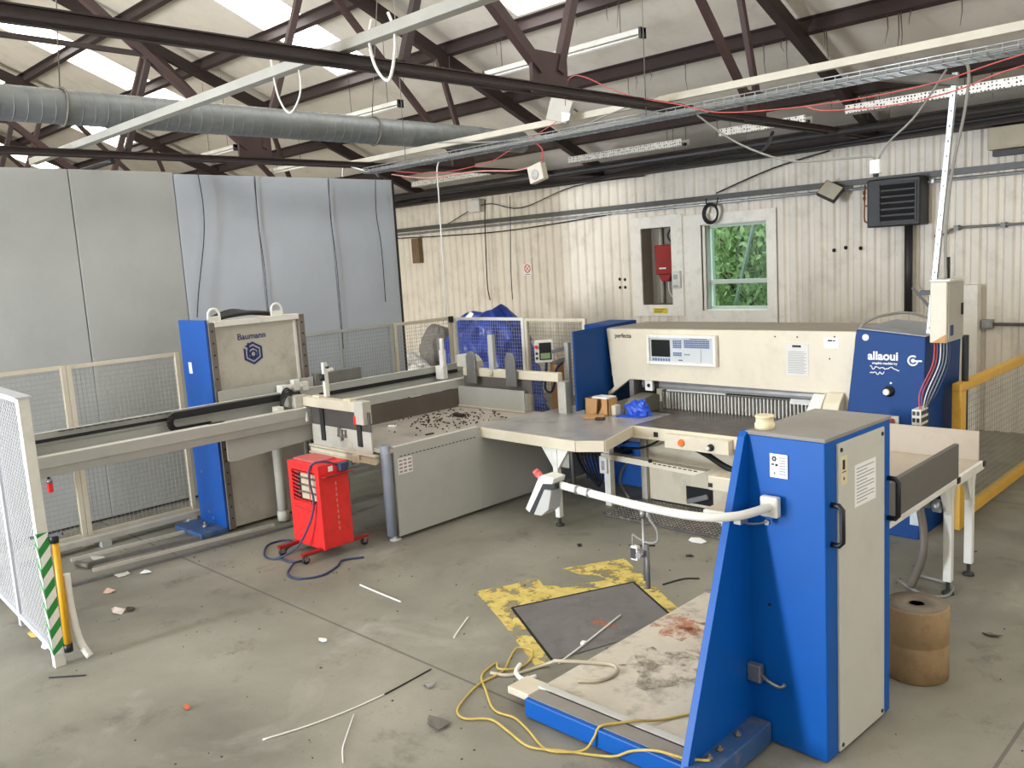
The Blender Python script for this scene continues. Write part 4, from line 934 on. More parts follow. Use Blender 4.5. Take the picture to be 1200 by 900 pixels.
# lettering and knob on the right cover
text('lettering', 'allaoui', .105, (-3.035, 7.797, 1.648), RY, PAPER, bx, bold=.0035)
text('lettering', 'graphic machinery', .030, (-3.02, 7.797, 1.585), RY, PAPER, bx, bold=.001)
def script(x0, z, w, seed):
    r_ = random.Random(seed); pts = []; n = int(w/.012)
    for i in range(n): pts.append((x0+i*w/n, 7.797, z+r_.uniform(-.014, .014)-.03*i/n*w))
    return MB().tube(smooth_path(pts, 3), .0045, 5)
script(-3.15, 1.545, .27, 2).build('handwriting', PAPER, bx); script(-3.15, 1.50, .14, 3).build('handwriting', PAPER, bx)
b = MB(); cx, cz = -2.775, 1.618
b.tube([(cx+.040*math.cos(a), 7.797, cz+.040*math.sin(a)) for a in [.9+(2*PI-.9)*k/20 for k in range(21)]], .009, 6)
b.lathe([(.018, -.003), (.018, 0)], (cx, 7.8, cz), 14, 1); b.box(cx, cx+.075, 7.794, 7.80, cz-.008, cz+.006); b.build('round_emblem', PAPER, bx)
b = MB(); b.lathe([(.05, 0), (.05, -.012), (.036, -.016), (.036, -.05), (.030, -.055)], (-2.98, 7.80, 1.335), 20, 1); kn = b.build('selector_knob', BLACK, bx)
MB().lathe([(.030, -.055), (.026, -.066)], (-2.985, 7.80, 1.335), 18, 1).build('knob_face', WHITE, kn)
MB().lathe([(.030, -.004), (.030, 0)], (-3.19, 7.80, 1.815), 16, 1).build('white_disc', PAPER, bx)
MB().lathe([(.010, -.004), (.010, 0)], (-2.965, 7.80, 1.41), 10, 1).build('white_dot', PAPER, bx)
b = MB(); b.box(-3.0, -2.89, 7.78, 7.80, 1.04, 1.115); b.build('switch_plate', WHITE, bx); MB().lathe([(.025, -.03), (.025, 0)], (-2.945, 7.78, 1.07), 12, 1).build('switch_knob', mat('brown_red_knob', (160, 74, 56), .4), bx)
# lettering and stickers on the front
text('lettering', 'perfecta', .070, (-5.955, 7.847, 1.775), RY, INKD, hf, bold=.0012)
pl2 = MB().box(-3.985, -3.755, 7.845, 7.85, 1.425, 1.735).build('paper_notice', mat('grey_paper', (214, 212, 204), .7, var=.03), hf)
b = MB(); b.box(-3.92, -3.83, 7.8435, 7.845, 1.70, 1.722)
b.build('notice_heading', INKD, pl2)
b = MB()
for i in range(13): b.box(-3.965, -3.80+(.02 if i % 2 else 0), 7.8435, 7.845, 1.45+.017*i, 1.455+.017*i)
b.build('print_lines', INK, pl2)
pl3 = MB().box(-3.60, -3.46, 7.845, 7.85, 1.70, 1.80).build('white_sticker', PAPER, hf)
b = MB(); b.box(-3.565, -3.52, 7.8435, 7.845, 1.765, 1.78); b.box(-3.515, -3.49, 7.8435, 7.845, 1.767, 1.778); b.build('sticker_print', INKD, pl3)
b = MB()
for x, z in ((-4.1, 1.80), (-3.87, 1.80), (-3.50, 1.81), (-3.55, 1.60)): b.lathe([(.008, -.002), (.008, 0)], (x, 7.85, z), 8, 1)
b.build('screw_holes', HOLE, hf)
# operator panel
b = MB(); ring(b, -5.60, -4.735, 1.475, 1.80, .035, 7.79, 7.85); op = b.build('operator_panel', WHITE, t, bev=.008)
MB().box(-5.57, -4.77, 7.815, 7.85, 1.505, 1.77).build('panel_face', PANELG, op)
MB().box(-5.545, -5.305, 7.808, 7.816, 1.56, 1.745).build('screen', SCREEN, op, bev=.003)
b = MB()
for i in range(7): b.box(-5.535+.034*i, -5.515+.034*i, 7.808, 7.816, 1.515, 1.545)
tag(b.build('function_keys', KEY, op), kind=None)
for x0, nx, z0, nz, dx in ((-5.265, 4, 1.66, 4, .028), (-5.265, 4, 1.575, 2, .028), (-5.125, 12, 1.665, 4, .026)):
    b = MB()
    for i in range(nx):
        for j in range(nz): b.box(x0+dx*i, x0+dx*i+dx*.72, 7.808, 7.816, z0+.022*j, z0+.022*j+.016)
    b.build('keypad', KEY, op)
b = MB(); b.box(-5.06, -4.84, 7.811, 7.816, 1.757, 1.765); b.build('panel_print', INKD, op); MB().box(-5.125, -5.06, 7.808, 7.816, 1.585, 1.60).build('key', INK, op); MB().box(-5.2, -5.15, 7.811, 7.816, 1.525, 1.535).build('panel_print', INKD, op)
b = MB(); b.box(-4.925, -4.92, 7.811, 7.816, 1.515, 1.65); b.build('panel_seam', INK, op)
# throat
MB().box(-5.88, -3.62, 8.55, 8.62, .93, 1.31).build('throat_back', DARK, t)
MB().box(-5.82, -3.62, 7.99, 8.09, 1.17, 1.29).build('clamp_beam', STEELD, t, bev=.006)
MB().box(-5.82, -3.62, 7.985, 7.995, 1.20, 1.225).build('knife_edge', STEEL, t)
MB().box(-5.55, -4.80, 8.08, 8.10, 1.135, 1.155).build('white_scale', WHITE, t)
MB().box(-4.05, -3.62, 8.05, 8.08, 1.10, 1.155).build('white_scale', WHITE, t)
b = MB()
for i in range(48):
    x = -5.62+.0415*i; wd = .012 if i != 1 else .030
    b.box(x, x+wd, 8.10, 8.14, ZT, 1.12)
b.build('back_fingers', WHITE, t)
MB().box(-5.66, -3.62, 8.15, 8.20, ZT, 1.13).build('back_gauge', DTAN, t)
b = MB(); b.prism([(7.86, ZT), (8.30, ZT), (8.30, 1.29), (7.86, 1.29)], 0, -5.90, -5.84); b.build('throat_cheek', STEELD, t)
b = MB(); b.prism([(7.60, ZT), (8.02, ZT), (8.02, 1.10), (7.92, 1.13), (7.72, 1.10), (7.60, 1.03)], 0, -5.80, -5.60); b.build('side_gauge', mat('olive_grey', (110, 108, 92), .5, var=.1), t, bev=.01)
MB().box(-5.70, -5.60, 7.88, 7.92, 1.16, 1.28).build('bearing_plate', WHITE, t, bev=.004)
MB().lathe([(.022, 7.878), (.022, 7.885)], (-5.65, 0, 1.22), 12, 1).build('bearing_hole', HOLE, t)
b = MB(); b.prism([(7.62, ZT), (7.86, ZT), (7.86, 1.25), (7.82, 1.29), (7.72, 1.20), (7.64, 1.05)], 0, -3.56, -3.40); b.build('light_barrier_post', CREAM, t, bev=.01)
b = MB(); b.prism([(7.55, 1.06), (7.66, 1.06), (7.84, 1.26), (7.78, 1.27)], 0, -3.68, -3.56); b.build('light_barrier_cover', WHITE, t, bev=.006)
# table and lip
b = MB(); b.box(-5.31, -3.25, 7.12, 8.56, ZT-.035, ZT); b.box(-5.9, -5.31, 7.9, 8.56, ZT-.035, ZT); b.build('cutting_table', CTABLE, t)
b = MB(); b.box(-5.315, -3.2, 7.095, 7.12, .81, ZT+.004); lp = b.build('table_lip', CREAM, t, bev=.004)
b = MB()
for x in (-5.02, -4.07): b.box(x-.025, x+.025, 7.088, 7.096, .845, .895)
b.build('lip_sockets', BLACK, lp)
b = MB(); b.box(-4.87, -4.155, 7.02, 7.10, .765, .905); cb = b.build('push_button_box', CREAM, t, bev=.006)
MB().lathe([(.032, -.02), (.036, -.012), (.036, 0)], (-4.67, 7.02, .835), 16, 1).build('orange_button', ORANGE, cb)
b = MB(); b.lathe([(.035, 0), (.035, -.012), (.026, -.016), (.026, -.05)], (-4.34, 7.02, .825), 16, 1); b.build('black_knob', BLACK, cb)
MB().lathe([(.02, -.05), (.017, -.058)], (-4.345, 7.02, .825), 14, 1).build('silver_knob_face', WHITE, cb)
# stand, cross bar and base
b = MB(); b.box(-5.45, -3.35, 7.55, 7.60, .03, .85); st = b.build('lower_front_panel', mat('cream_panel', (206, 196, 170), .5, var=.05, dirt=((150, 136, 110), .6, 2.5)), t)
MB().box(-4.98, -4.66, 7.545, 7.552, .06, .24).build('access_opening', HOLE, st)
MB().bar((-4.95, 7.52, .08), (-4.70, 7.52, .17), .04, .05).build('pedal_lever', STEELD, t)
b = MB(); b.box(-5.52, -5.45, 7.50, 7.60, 0, .88); b.build('stand_leg', TAN, t, bev=.004)
b = MB(); b.box(-5.76, -5.68, 7.16, 7.24, 0, .85); sl = b.build('stand_leg', WHITE, t, bev=.004)
MB().box(-5.80, -5.70, 7.13, 7.16, .36, .55).build('label_box', WHITE, sl, bev=.006)
MB().box(-5.77, -5.73, 7.127, 7.131, .40, .50).build('label_print', INK, sl)
b = MB(); b.prism([(-5.78, .585), (-4.48, .545), (-4.62, .485), (-5.78, .525)], 1, 7.14, 7.24); cbr = b.build('cross_bar', CREAM, t, bev=.004)
b = MB()
for i in range(9): b.box(-5.1+.06*i, -5.06+.06*i, 7.136, 7.141, .545-.002*i, .555-.002*i)
b.lathe([(.02, 7.12), (.02, 7.14)], (-5.13, 0, .575), 8, 1); b.build('slots', HOLE, cbr)
b = MB(); b.box(-4.28, -3.6, 6.85, 7.2, .46, .60); b.box(-4.12, -3.6, 6.95, 7.2, .05, .46); pb = b.build('pedal_housing', CREAM, t, bev=.012)
MB().box(-4.275, -4.23, 6.845, 6.852, .49, .53).build('dark_socket', BLACK, pb)
b = MB(); b.tube(smooth_path([(-4.75, 7.30, .74), (-4.5, 7.20, .70), (-4.2, 7.10, .62), (-3.9, 7.05, .60)], 5), .03, 10); b.build('hose', BLACK, t)
b = MB(); b.tube(smooth_path([(-5.70, 7.4, .60), (-5.45, 7.40, .62), (-5.25, 7.38, .70), (-5.05, 7.35, .82)], 5), .012, 8); b.build('hose', BLACK, t)
b = MB(); b.tube(smooth_path([(-5.60, 7.45, .5), (-5.70, 7.40, .35), (-5.72, 7.38, .2), (-5.62, 7.4, .04)], 5), .012, 8); b.build('hose', CABG, t)
MB().box(-6.60, -5.55, 7.85, 8.4, .03, .56).build('lower_blue_cover', mat('lower_blue_paint', (14, 80, 156), .4), t, bev=.01)
# drive under the left wing
b = MB(); b.lathe([(.05, 0), (.15, .02), (.15, .36), (.10, .40)], (-6.28, 7.75, .70), 18, 0); b.lathe([(.17, .1), (.17, .13)], (-6.28, 7.75, .70), 18, 0); b.lathe([(.17, .22), (.17, .25)], (-6.28, 7.75, .70), 18, 0); b.build('drive_motor', DARK, t)
b = MB(); b.lathe([(.08, 0), (.08, .12), (.05, .13)], (-6.40, 7.62, .50), 14, 0); b.box(-6.5, -5.9, 7.5, 7.9, .42, .47)
for i in range(7): b.tube(smooth_path([(-6.4+.05*i, 7.5, .68), (-6.36+.05*i, 7.42, .45+.02*i), (-6.30+.04*i, 7.5, .22), (-6.2, 7.6, .05)], 4), .012, 6)
b.build('pump_and_hoses', DARK, t)
b = MB(); b.tube([(-6.32, 7.30, .10), (-6.38, 7.34, .86)], .022, 8); b.build('steel_pipe', STEELD, t)
b = MB(); b.box(-5.55, -4.02, 6.84, 7.50, .005, .030); b.m = 1
for i in range(34):
    for j in range(13):
        x, y = -5.53+.0445*i, 6.86+.049*j; s_ = 1 if (i+j) % 2 else -1
        b.obox((x+.01, y+.012, .032), (.030, .010, .006), (0, 0, s_*.8))
tag(b.build('step_plate', [STEP, mat('worn_raised_steel', (176, 170, 160), .4, .3, var=.4, scale=9)]), 'dark raised-pattern step plate on the floor in front of the cutter base', 'step plate')

# ---- left wing table
t = thing('wing_table', 'left wing table with a clipped corner and cream edge, joining jogging table to cutter', 'work table', (-5.9, 7.0, 0))
poly = [(-6.74, 6.30), (-5.36, 6.245), (-5.12, 6.385), (-5.315, 7.09), (-5.315, 7.82), (-6.66, 7.82), (-6.73, 7.4)]
wt_m = mat('bluish_table_steel', (160, 158, 156), .3, .08, var=.2, scale=2, dirt=((96, 92, 90), .7, 3))
b = MB(); b.prism(poly, 2, ZT-.02, ZT+.004); b.build('table_top', wt_m, t)
b = MB()
for p, q in zip(poly[:3], poly[1:4]): b.bar((p[0], p[1], .878), (q[0], q[1], .878), .03, .108)
b.build('edge_lip', CREAM, t, bev=.004)
b = MB(); b.box(-5.735, -5.675, 6.31, 6.37, .09, .83); lg = b.build('leg', WHITE, t, bev=.006)
b = MB(); b.prism([(-5.90, .83), (-5.51, .83), (-5.675, .60), (-5.735, .60)], 1, 6.32, 6.36); b.build('leg_gusset', WHITE, lg)
b = MB(); b.lathe([(.045, 0), (.04, .02), (.015, .025), (.015, .09)], (-5.705, 6.34, 0), 12); b.build('leveling_foot', DARK, lg)
# things on the wing
b = MB(); bx0, bx1, by0, by1 = -6.19, -5.86, 7.40, 7.58
b.box(bx0, bx0+.01, by0, by1, ZT+.006, 1.115); b.box(bx1-.01, bx1, by0, by1, ZT+.006, 1.12); b.box(bx0, bx1, by1-.01, by1, ZT+.006, 1.12)
b.prism([(bx0, ZT+.006), (-6.03, ZT+.006), (-6.01, 1.115), (bx0, 1.115)], 1, by0, by0+.01)
b.prism([(-5.93, ZT+.006), (bx1, ZT+.006), (bx1, 1.12), (-5.955, 1.12)], 1, by0, by0+.01)
b.prism([(-6.02, ZT+.006), (-5.93, ZT+.006), (-5.96, 1.06)], 1, by0+.03, by0+.04)
c_ = thing('cardboard_box', 'small open torn cardboard box at the back of the left wing table', 'box', (-6.02, 7.5, ZT+.005))
b.build('carton', CARD, c_); b = MB(); b.box(bx0+.10, bx1-.02, by0+.01, by1, 1.12, 1.135); b.build('white_flap', PAPER, c_)
b = MB(); b.box(-5.85, -5.79, 7.44, 7.54, ZT+.006, 1.05); tag(b.build('cream_block', CREAM, bev=.01), 'cream block at the foot of the sloping cutter frame on the wing table', 'block')
tag(MB().obox((-5.95, 7.26, ZT+.018), (.22, .16, .012), (.05, .04, .5)).build('cardboard_scrap', CARD), 'flat scrap of brown cardboard on the wing table in front of the torn box', 'scrap')
tag(MB().obox((-5.80, 7.18, ZT+.02), (.10, .05, .025), (0, 0, .3)).build('dark_clod', mat('clod2', (70, 50, 40), .9)), 'dark brown lump on the wing table in front of the blue plastic sheet', 'debris')
# crumpled blue plastic
def blob(name, c, sx, sy, sz, m, n=28, seed=0, amp=.25, fq=3., flat=True):
    r_ = random.Random(seed); from mathutils import noise
    b = MB(); vs = []; fs = []
    R_ = n//2
    for i in range(R_+1):
        th = (PI/2)*i/R_ if flat else PI*i/R_
        for k in range(n):
            a = 2*PI*k/n; d = Vector((math.sin(th)*math.cos(a), math.sin(th)*math.sin(a), math.cos(th)))
            f = 1+amp*noise.noise(d*fq+Vector((seed, 0, 0)))+amp*.5*abs(noise.noise(d*fq*2.7+Vector((0, seed, 0))))
            vs.append((c[0]+d.x*sx*f, c[1]+d.y*sy*f, c[2]+max(0, d.z*sz*f)))
    for i in range(R_):
        for k in range(n):
            l = (k+1) % n; fs.append((i*n+k, (i+1)*n+k, (i+1)*n+l, i*n+l))
    b._add(vs, fs, False); return b
b = blob('x', (-5.60, 7.60, ZT+.006), .15, .11, .15, BLUEP, 26, 4, .35, 2.6)
b.m = 0
for i in range(7): b.obox((-5.74+.042*i, 7.56, 1.03+.014*i), (.03, .012, .035), (.2, 0, .2))
b.prism([(-5.76, 7.40), (-5.48, 7.44), (-5.44, 7.55), (-5.76, 7.55)], 2, ZT+.006, ZT+.016)
tag(b.build('blue_plastic_sheet', BLUEP), 'crumpled bright blue plastic sheet with tabs where the wing table meets the cutter', 'plastic sheet')

# ---- right wing table
t = thing('wing_table', 'right wing table with pale board back and dark grey guide, behind the blue stack lift', 'work table', (-2.6, 6.3, 0))
b = MB(); b.box(-3.15, -2.06, 5.0, 7.23, ZT-.03, ZT); b.build('table_top', WOOD, t)
b = MB(); b.box(-2.065, -2.035, 5.0, 6.62, .89, ZT); b.box(-2.065, -2.035, 6.62, 7.24, .865, ZT); b.box(-3.15, -2.04, 4.97, 5.0, .855, ZT); b.build('edge_lip', WHITE, t, bev=.004)
b = MB(); b.box(-2.04, -2.028, 6.60, 6.66, .89, ZT); b.box(-2.04, -2.028, 7.20, 7.25, .89, ZT); b.build('lip_sockets', BLACK, t)
MB().box(-3.15, -2.075, 7.23, 7.255, .90, 1.16).build('back_board', WOOD, t, bev=.003)
MB().box(-2.075, -2.04, 5.0, 6.65, ZT, 1.18).build('side_guide', mat('grey_guide', (112, 108, 102), .5, .2, var=.06), t, bev=.003)
for x, y in ((-2.12, 6.70), (-2.12, 7.18), (-3.05, 5.2), (-2.12, 5.2)):
    lg = MB().box(x-.03, x+.03, y-.03, y+.03, .10, .86).build('leg', WHITE, t, bev=.006)
    MB().lathe([(.045, 0), (.04, .02), (.015, .025), (.015, .10)], (x, y, 0), 12).build('leveling_foot', DARK, lg)
    MB().prism([(y-.16, .86), (y+.10, .86), (y+.03, .62), (y-.03, .62)], 0, x-.02, x+.02).build('leg_gusset', WHITE, lg)
b = MB(); b.tube([(-2.62, 6.40, .70), (-2.14, 6.66, .70)], .024, 10); b.lathe([(.05, 0), (.05, .05)], (-2.2, 6.62, .70), 12, 0); b.box(-2.33, -2.26, 6.5, 6.6, .56, .74); b.build('clamp_rod', GALV, t)
tag(MB().obox((-2.35, 6.15, ZT+.008), (.09, .05, .012), (0, 0, .4)).build('paper_scrap', PAPER), 'small white scrap on the right wing table beside the dark guide', 'scrap')
tag(MB().obox((-2.28, 6.75, ZT+.008), (.04, .02, .012), (0, 0, .4)).build('dark_clod', DTAN), 'tiny dark speck of debris on the right wing table near the back board', 'debris')
# cables under the right wing
b = MB(); b.tube(smooth_path([(-2.35, 6.6, .84), (-2.24, 6.5, .6), (-2.22, 6.45, .35), (-2.32, 6.5, .08)], 6), .03, 8)
tag(b.build('thick_hose', DTAN), 'thick dark hose hanging under the right wing table beside the lift', 'hose')
b = MB(); b.tube(smooth_path([(-2.5, 6.7, .03), (-2.25, 6.55, .015), (-2.1, 6.62, .015), (-2.15, 6.85, .015), (-2.4, 6.9, .02)], 6), .012, 8)
tag(b.build('floor_cable', CABG), 'pale cable looping on the floor under the right wing table', 'cable')

# ---- control box on its mast, standing on the right cutter cover
t = thing('control_mast', 'leaning galvanised strut rising from the cutter to the cable tray, with a crooked top arm', 'mast', (-2.72, 7.98, 1.84))
b = MB(); p, q = Vector((-2.70, 7.97, 1.832)), Vector((-2.488, 7.9, 4.0)); b.bar(p, q, .045, .045, (0, 1, 0)); b.build('strut', GALV, t, bev=.003)
b = MB()
for i in range(18):
    c = p.lerp(q, (i+.5)/18); b.obox(c+Vector((.002, -.0235, 0)), (.010, .003, .018), (0, .09, 0))
b.build('strut_slots', DARK, t)
b = MB(); b.bar((-2.48, 7.9, 3.93), (-2.98, 7.55, 4.03), .08, .08); b.build('top_arm', STEELD, t, bev=.004)
tag(MB().tube(smooth_path([(-2.95, 7.2, 3.96), (-2.7, 7.6, 4.02), (-2.5, 7.85, 4.06), (-2.38, 7.85, 4.02), (-2.40, 7.86, 3.7), (-2.50, 7.88, 3.2), (-2.545, 7.88, 2.7), (-2.53, 7.85, 2.315)], 6), .012, 8).build('mast_cable', CABG), 'grey cable arching over the mast top and down to the control box', 'cable')
t = thing('control_box', 'cream and grey electrical control box hung on the leaning mast at right', 'control box', (-2.55, 7.9, 1.78))
b = MB(); b.box(-2.62, -2.485, 7.74, 8.14, 1.785, 2.305); b.build('case', CREAM, t, bev=.008)
b = MB(); b.box(-2.485, -2.475, 7.765, 8.14, 1.80, 2.285); dr = b.build('door', mat('grey_door', (168, 164, 152), .5, var=.05), t, bev=.003)
MB().box(-2.475, -2.462, 8.07, 8.10, 2.0, 2.1).build('latch', BLACK, dr)
b = MB(); b.box(-2.475, -2.473, 7.80, 7.88, 1.84, 1.93); b.build('blue_sticker', NAVY, dr)
b = MB(); b.prism([(-2.60, 1.787), (-2.49, 1.787), (-2.49, 1.86)], 1, 7.734, 7.741); b.build('brown_tape', CARD, t)
b = MB(); b.box(-2.625, -2.46, 7.73, 8.15, 2.305, 2.32); b.build('rain_lid', WHITE, t)
b = MB(); b.box(-2.76, -2.62, 7.90, 7.96, 2.18, 2.22); b.build('side_bracket', BLACK, t)
b = MB(); b.tube([(-2.55, 7.95, 2.31), (-2.55, 7.95, 2.50)], .022, 10); b.build('antenna', BLACK, t)
for i, (m, dx) in enumerate(((CABR, 0), (CABR, .012), (CABW, .03), (CABG, .045), (CABG, .06), (CABBL, .075))):
    b = MB(); b.tube(smooth_path([(-2.60+dx, 7.80+.03*i, 1.79), (-2.60+dx*1.1, 7.76+.03*i, 1.6), (-2.67+dx*1.3, 7.66+.03*i, 1.36), (-2.66, 7.65+.026*i, 1.20)], 5), .0055, 6)
    tag(b.build('connector_cable', m), ['first red cable from the front', 'second red cable beside the first', 'white cable', 'grey cable next to the white one', 'second grey cable', 'dark blue cable, rearmost'][i]+' hanging from the control box to the connector block', 'cable', 'cables below the control box')
t = thing('connector_block', 'pale block of square cable connectors on the blue cover below the control box', 'connector', (-2.68, 7.7, 1.04))
MB().box(-2.72, -2.645, 7.62, 7.80, 1.03, 1.22).build('block', WHITE, t, bev=.003)
b = MB()
for i in range(4):
    for j in range(3): b.box(-2.646, -2.641, 7.635+.043*i, 7.662+.043*i, 1.05+.06*j, 1.085+.06*j)
for i in range(2):
    for j in range(3): b.box(-2.713+.034*i, -2.690+.034*i, 7.616, 7.621, 1.05+.06*j, 1.085+.06*j)
b.build('sockets', BLACK, t)
tag(MB().tube([(-2.55, 8.45, .0), (-2.55, 8.45, 1.78)], .03, 10).build('dark_post', DARK), 'dark upright post behind the control box at the cutter rear', 'post')

# ---- HMI on a bent arm
t = thing('touch_panel', 'small control panel with green screen on a bent arm behind the jogging table', 'control panel', (-6.92, 8.0, 0))
R_ = Matrix.Translation((-7.29, 7.98, 1.545)) @ Matrix.Rotation(math.radians(46), 4, 'Z')
b = MB(); b.box(-.12, .11, -.05, .05, -.14, .14); hb = b.xf(R_).build('panel_case', WHITE, t, bev=.01)
b = MB(); b.box(-.065, .085, -.056, -.048, -.105, .11); b.xf(R_).build('screen_frame', BLACK, hb)
b = MB(); b.box(-.05, .07, -.060, -.054, -.09, -.02); b.xf(R_).build('screen', LCD, hb)
b = MB(); b.lathe([(.022, -.08), (.022, -.05)], (-.10, 0, .06), 12, 1); b.xf(R_).build('stop_button', RED, hb)
b = MB(); b.lathe([(.016, -.066), (.016, -.05)], (-.10, 0, -.02), 12, 1); b.lathe([(.016, -.066), (.016, -.05)], (-.10, 0, -.08), 12, 1); b.xf(R_).build('buttons', DARK, hb)
b = MB(); b.box(-6.95, -6.89, 7.97, 8.03, .0, 1.66); b.build('post', GREYP, t, bev=.004)
b = MB(); b.bar((-6.92, 8.0, 1.60), (-7.16, 8.0, 1.54), .045, .045); b.bar((-6.92, 7.99, 1.46), (-7.16, 8.0, 1.40), .04, .05); b.build('swing_arm', STEELD, t)
b = MB(); b.tube(smooth_path([(-7.28, 8.0, 1.42), (-7.30, 7.99, 1.2), (-7.31, 7.99, 1.06), (-7.22, 7.99, 1.03), (-7.15, 7.99, 1.15), (-7.12, 8.0, 1.32), (-7.0, 8.0, 1.42)], 6), .016, 8); b.build('panel_cable', CABBL, t)
tag(MB().box(-7.32, -7.20, 8.10, 8.24, 0, 1.42).build('timber_upright', CARD, bev=.01), 'brown timber upright beside the small green-screen panel', 'timber')
# ================================================================== MESH FENCES
def mesh_grid(P0, u, w, h, px, pz, r, m, name, parent, n4=3):
    """rectangular wire mesh; P0 lower corner, u horizontal unit vector"""
    P0 = Vector(P0); u = Vector(u); b = MB(); k = 0
    x = px/2
    while x < w: b.tube([P0+u*x, P0+u*x+Vector((0, 0, h))], r, n4, caps=False); x += px
    z = pz/2
    while z < h: b.tube([P0+Vector((0, 0, z)), P0+u*w+Vector((0, 0, z))], r, n4, caps=False); z += pz
    return b.build(name, m, parent)
def fence(label, P0, P1, z0, z1, m, px, pz, posts=True, group=None, r=.0027, pw=.05, bars=()):
    P0 = Vector(P0); P1 = Vector(P1); d = (P1-P0); L = d.length; u = d/L
    t = thing('mesh_fence', label, 'fence', tuple(P0), group)
    for z in (z0, z1-.0):
        MB().bar(P0+Vector((0, 0, z)), P1+Vector((0, 0, z)), .035, .04).build('rail', m, t, bev=.003)
    for e in ([P0, P1] if posts else []):
        MB().bar(e, e+Vector((0, 0, z1+.02)), pw, pw).build('post', m, t, bev=.003)
    for s_ in bars:
        MB().bar(P0+u*s_+Vector((0, 0, z0)), P0+u*s_+Vector((0, 0, z1)), .03, .03).build('upright', m, t)
    mesh_grid(P0+Vector((0, 0, z0)), u, L, z1-z0, px, pz, r, WIRE if m is not YELLOW else WIRE, 'wire_mesh', t)
    return t
FX = -9.42
fence('cream mesh fence panel behind the gantry at the far left edge', (FX, 1.86, 0), (FX, 3.045, 0), .12, 1.89, CREAM, .045, .05, True, 'fence panels in front of the partition')
fence('cream mesh fence panel behind the gantry between the left posts and the blue-sided tower', (FX, 3.098, 0), (FX, 4.24, 0), .12, 1.885, CREAM, .045, .05, True, 'fence panels in front of the partition')
fence('grey mesh fence in front of the bluish partition right of the lift tower', (FX, 5.7, 0), (FX, 7.25, 0), .12, 1.92, mat('weathered_fence_grey', (170, 172, 166), .5), .04, .05, True, 'fence panels in front of the partition', bars=(.72,))
fence('grey mesh fence panel beside the partition end, reaching the fence corner', (FX, 7.31, 0), (FX, 8.33, 0), .12, 1.92, CREAM, .04, .05, True, 'fence panels in front of the partition')
fence('mesh fence panel with white top rail in front of the blue tarpaulin', (-9.36, 8.36, 0), (-7.99, 8.36, 0), .12, 1.91, WHITE, .045, .05, True)
fence('mesh fence panel behind the small green-screen control panel', (-7.93, 8.36, 0), (-6.93, 8.36, 0), .12, 1.90, CREAM, .045, .05, True)
tag(MB().box(-9.40, -9.34, 8.28, 8.33, 1.86, 1.95).build('black_clamp', BLACK, bev=.008), 'black clamp with cable at the top of the mesh fence corner', 'clamp')
t = thing('fence_kerb', 'low rail on blocks under the mesh fence behind the gantry', 'kerb', (-9.3, 3.0, 0))
MB().box(-9.34, -9.24, 1.9, 4.25, .06, .12).build('rail', TAN, t, bev=.004)
for y in (2.1, 2.62, 3.18, 4.12): MB().box(-9.36, -9.2, y-.05, y+.05, 0, .06).build('block', GREYP, t)
# plug hanging on the fence
b = MB(); b.tube(smooth_path([(-9.36, 2.75, 1.02), (-9.35, 2.75, .92), (-9.35, 2.76, .80)], 4), .014, 8); b.tube(smooth_path([(-9.35, 2.76, .93), (-9.34, 2.85, 1.0), (-9.35, 2.91, 1.10), (-9.36, 2.83, 1.14)], 5), .007, 6)
tag(b.build('dangling_cable', BLACK), 'short black dangling cable below the gantry at the left fence', 'cable')
t = thing('red_plug', 'red plug with grey collar hanging by the left mesh fence under the gantry', 'plug', (-9.35, 2.78, .6))
MB().box(-9.37, -9.325, 2.735, 2.785, .66, .76).build('plug_body', RED, t, bev=.01); MB().lathe([(.028, .76), (.03, .78), (.02, .80)], (-9.345, 2.76, 0), 10).build('collar', STEEL, t)

# front left gate with diamond mesh
A = Vector((-6.577, 1.842, 0)); U = Vector((-1.84, .116, 0)).normalized()
t = thing('mesh_gate', 'bluish white diamond-mesh gate at the left edge with green and white taped post', 'gate', tuple(A))
b = MB(); b.bar(A, A+Vector((0, 0, 1.97)), .075, .06, (1, 0, 0)); po = b.build('post', WHITE, t, bev=.004)
# diagonal green stripes on the post faces
def stripes(face, b, m):
    pass
Pm = Matrix((( U.y, -U.x, 0, A.x), (-U.x*0+U.x, U.y, 0, A.y), (0, 0, 1, 0), (0, 0, 0, 1)))
N_ = Vector((-U.y, U.x, 0)); N_ = N_ if N_.x > 0 or N_.y < 0 else -N_
E_ = -U
tp = MB(); gr = MB()
def facep(o, h, n, w0):      # o origin direction, h horizontal dir, n outward normal
    tp._add([A+n*.0385+h*w0*-1+Vector((0, 0, .10)), A+n*.0385+h*w0+Vector((0, 0, .10)), A+n*.0385+h*w0+Vector((0, 0, 1.0)), A+n*.0385-h*w0+Vector((0, 0, 1.0))], [(0, 1, 2, 3)])
    for k in range(7):
        z = .07+.15*k; q = [(-w0, z), (w0, z+.085), (w0, z+.155), (-w0, z+.07)]
        q = [(a, min(max(c, .1), 1.0)) for a, c in q]
        gr._add([A+n*.0395+h*a+Vector((0, 0, c)) for a, c in q], [(0, 1, 2, 3)])
H1 = Vector((-E_.y, E_.x, 0))
facep(0, H1, E_, .036); facep(0, U, -H1 if (-H1).y < 0 else H1, .034)
tp.build('white_tape', TAPE, po); gr.build('green_stripes', GREEN, po)
for z in (.10, 1.94): MB().bar(A+Vector((0, 0, z)), A+U*3.2+Vector((0, 0, z)), .04, .045).build('rail', FWHITE, t, bev=.003)
MB().bar(A+Vector((0, 0, 1.965))+U*-.04, A+U*3.2+Vector((0, 0, 1.965)), .10, .012).build('top_strip', FWHITE, t)
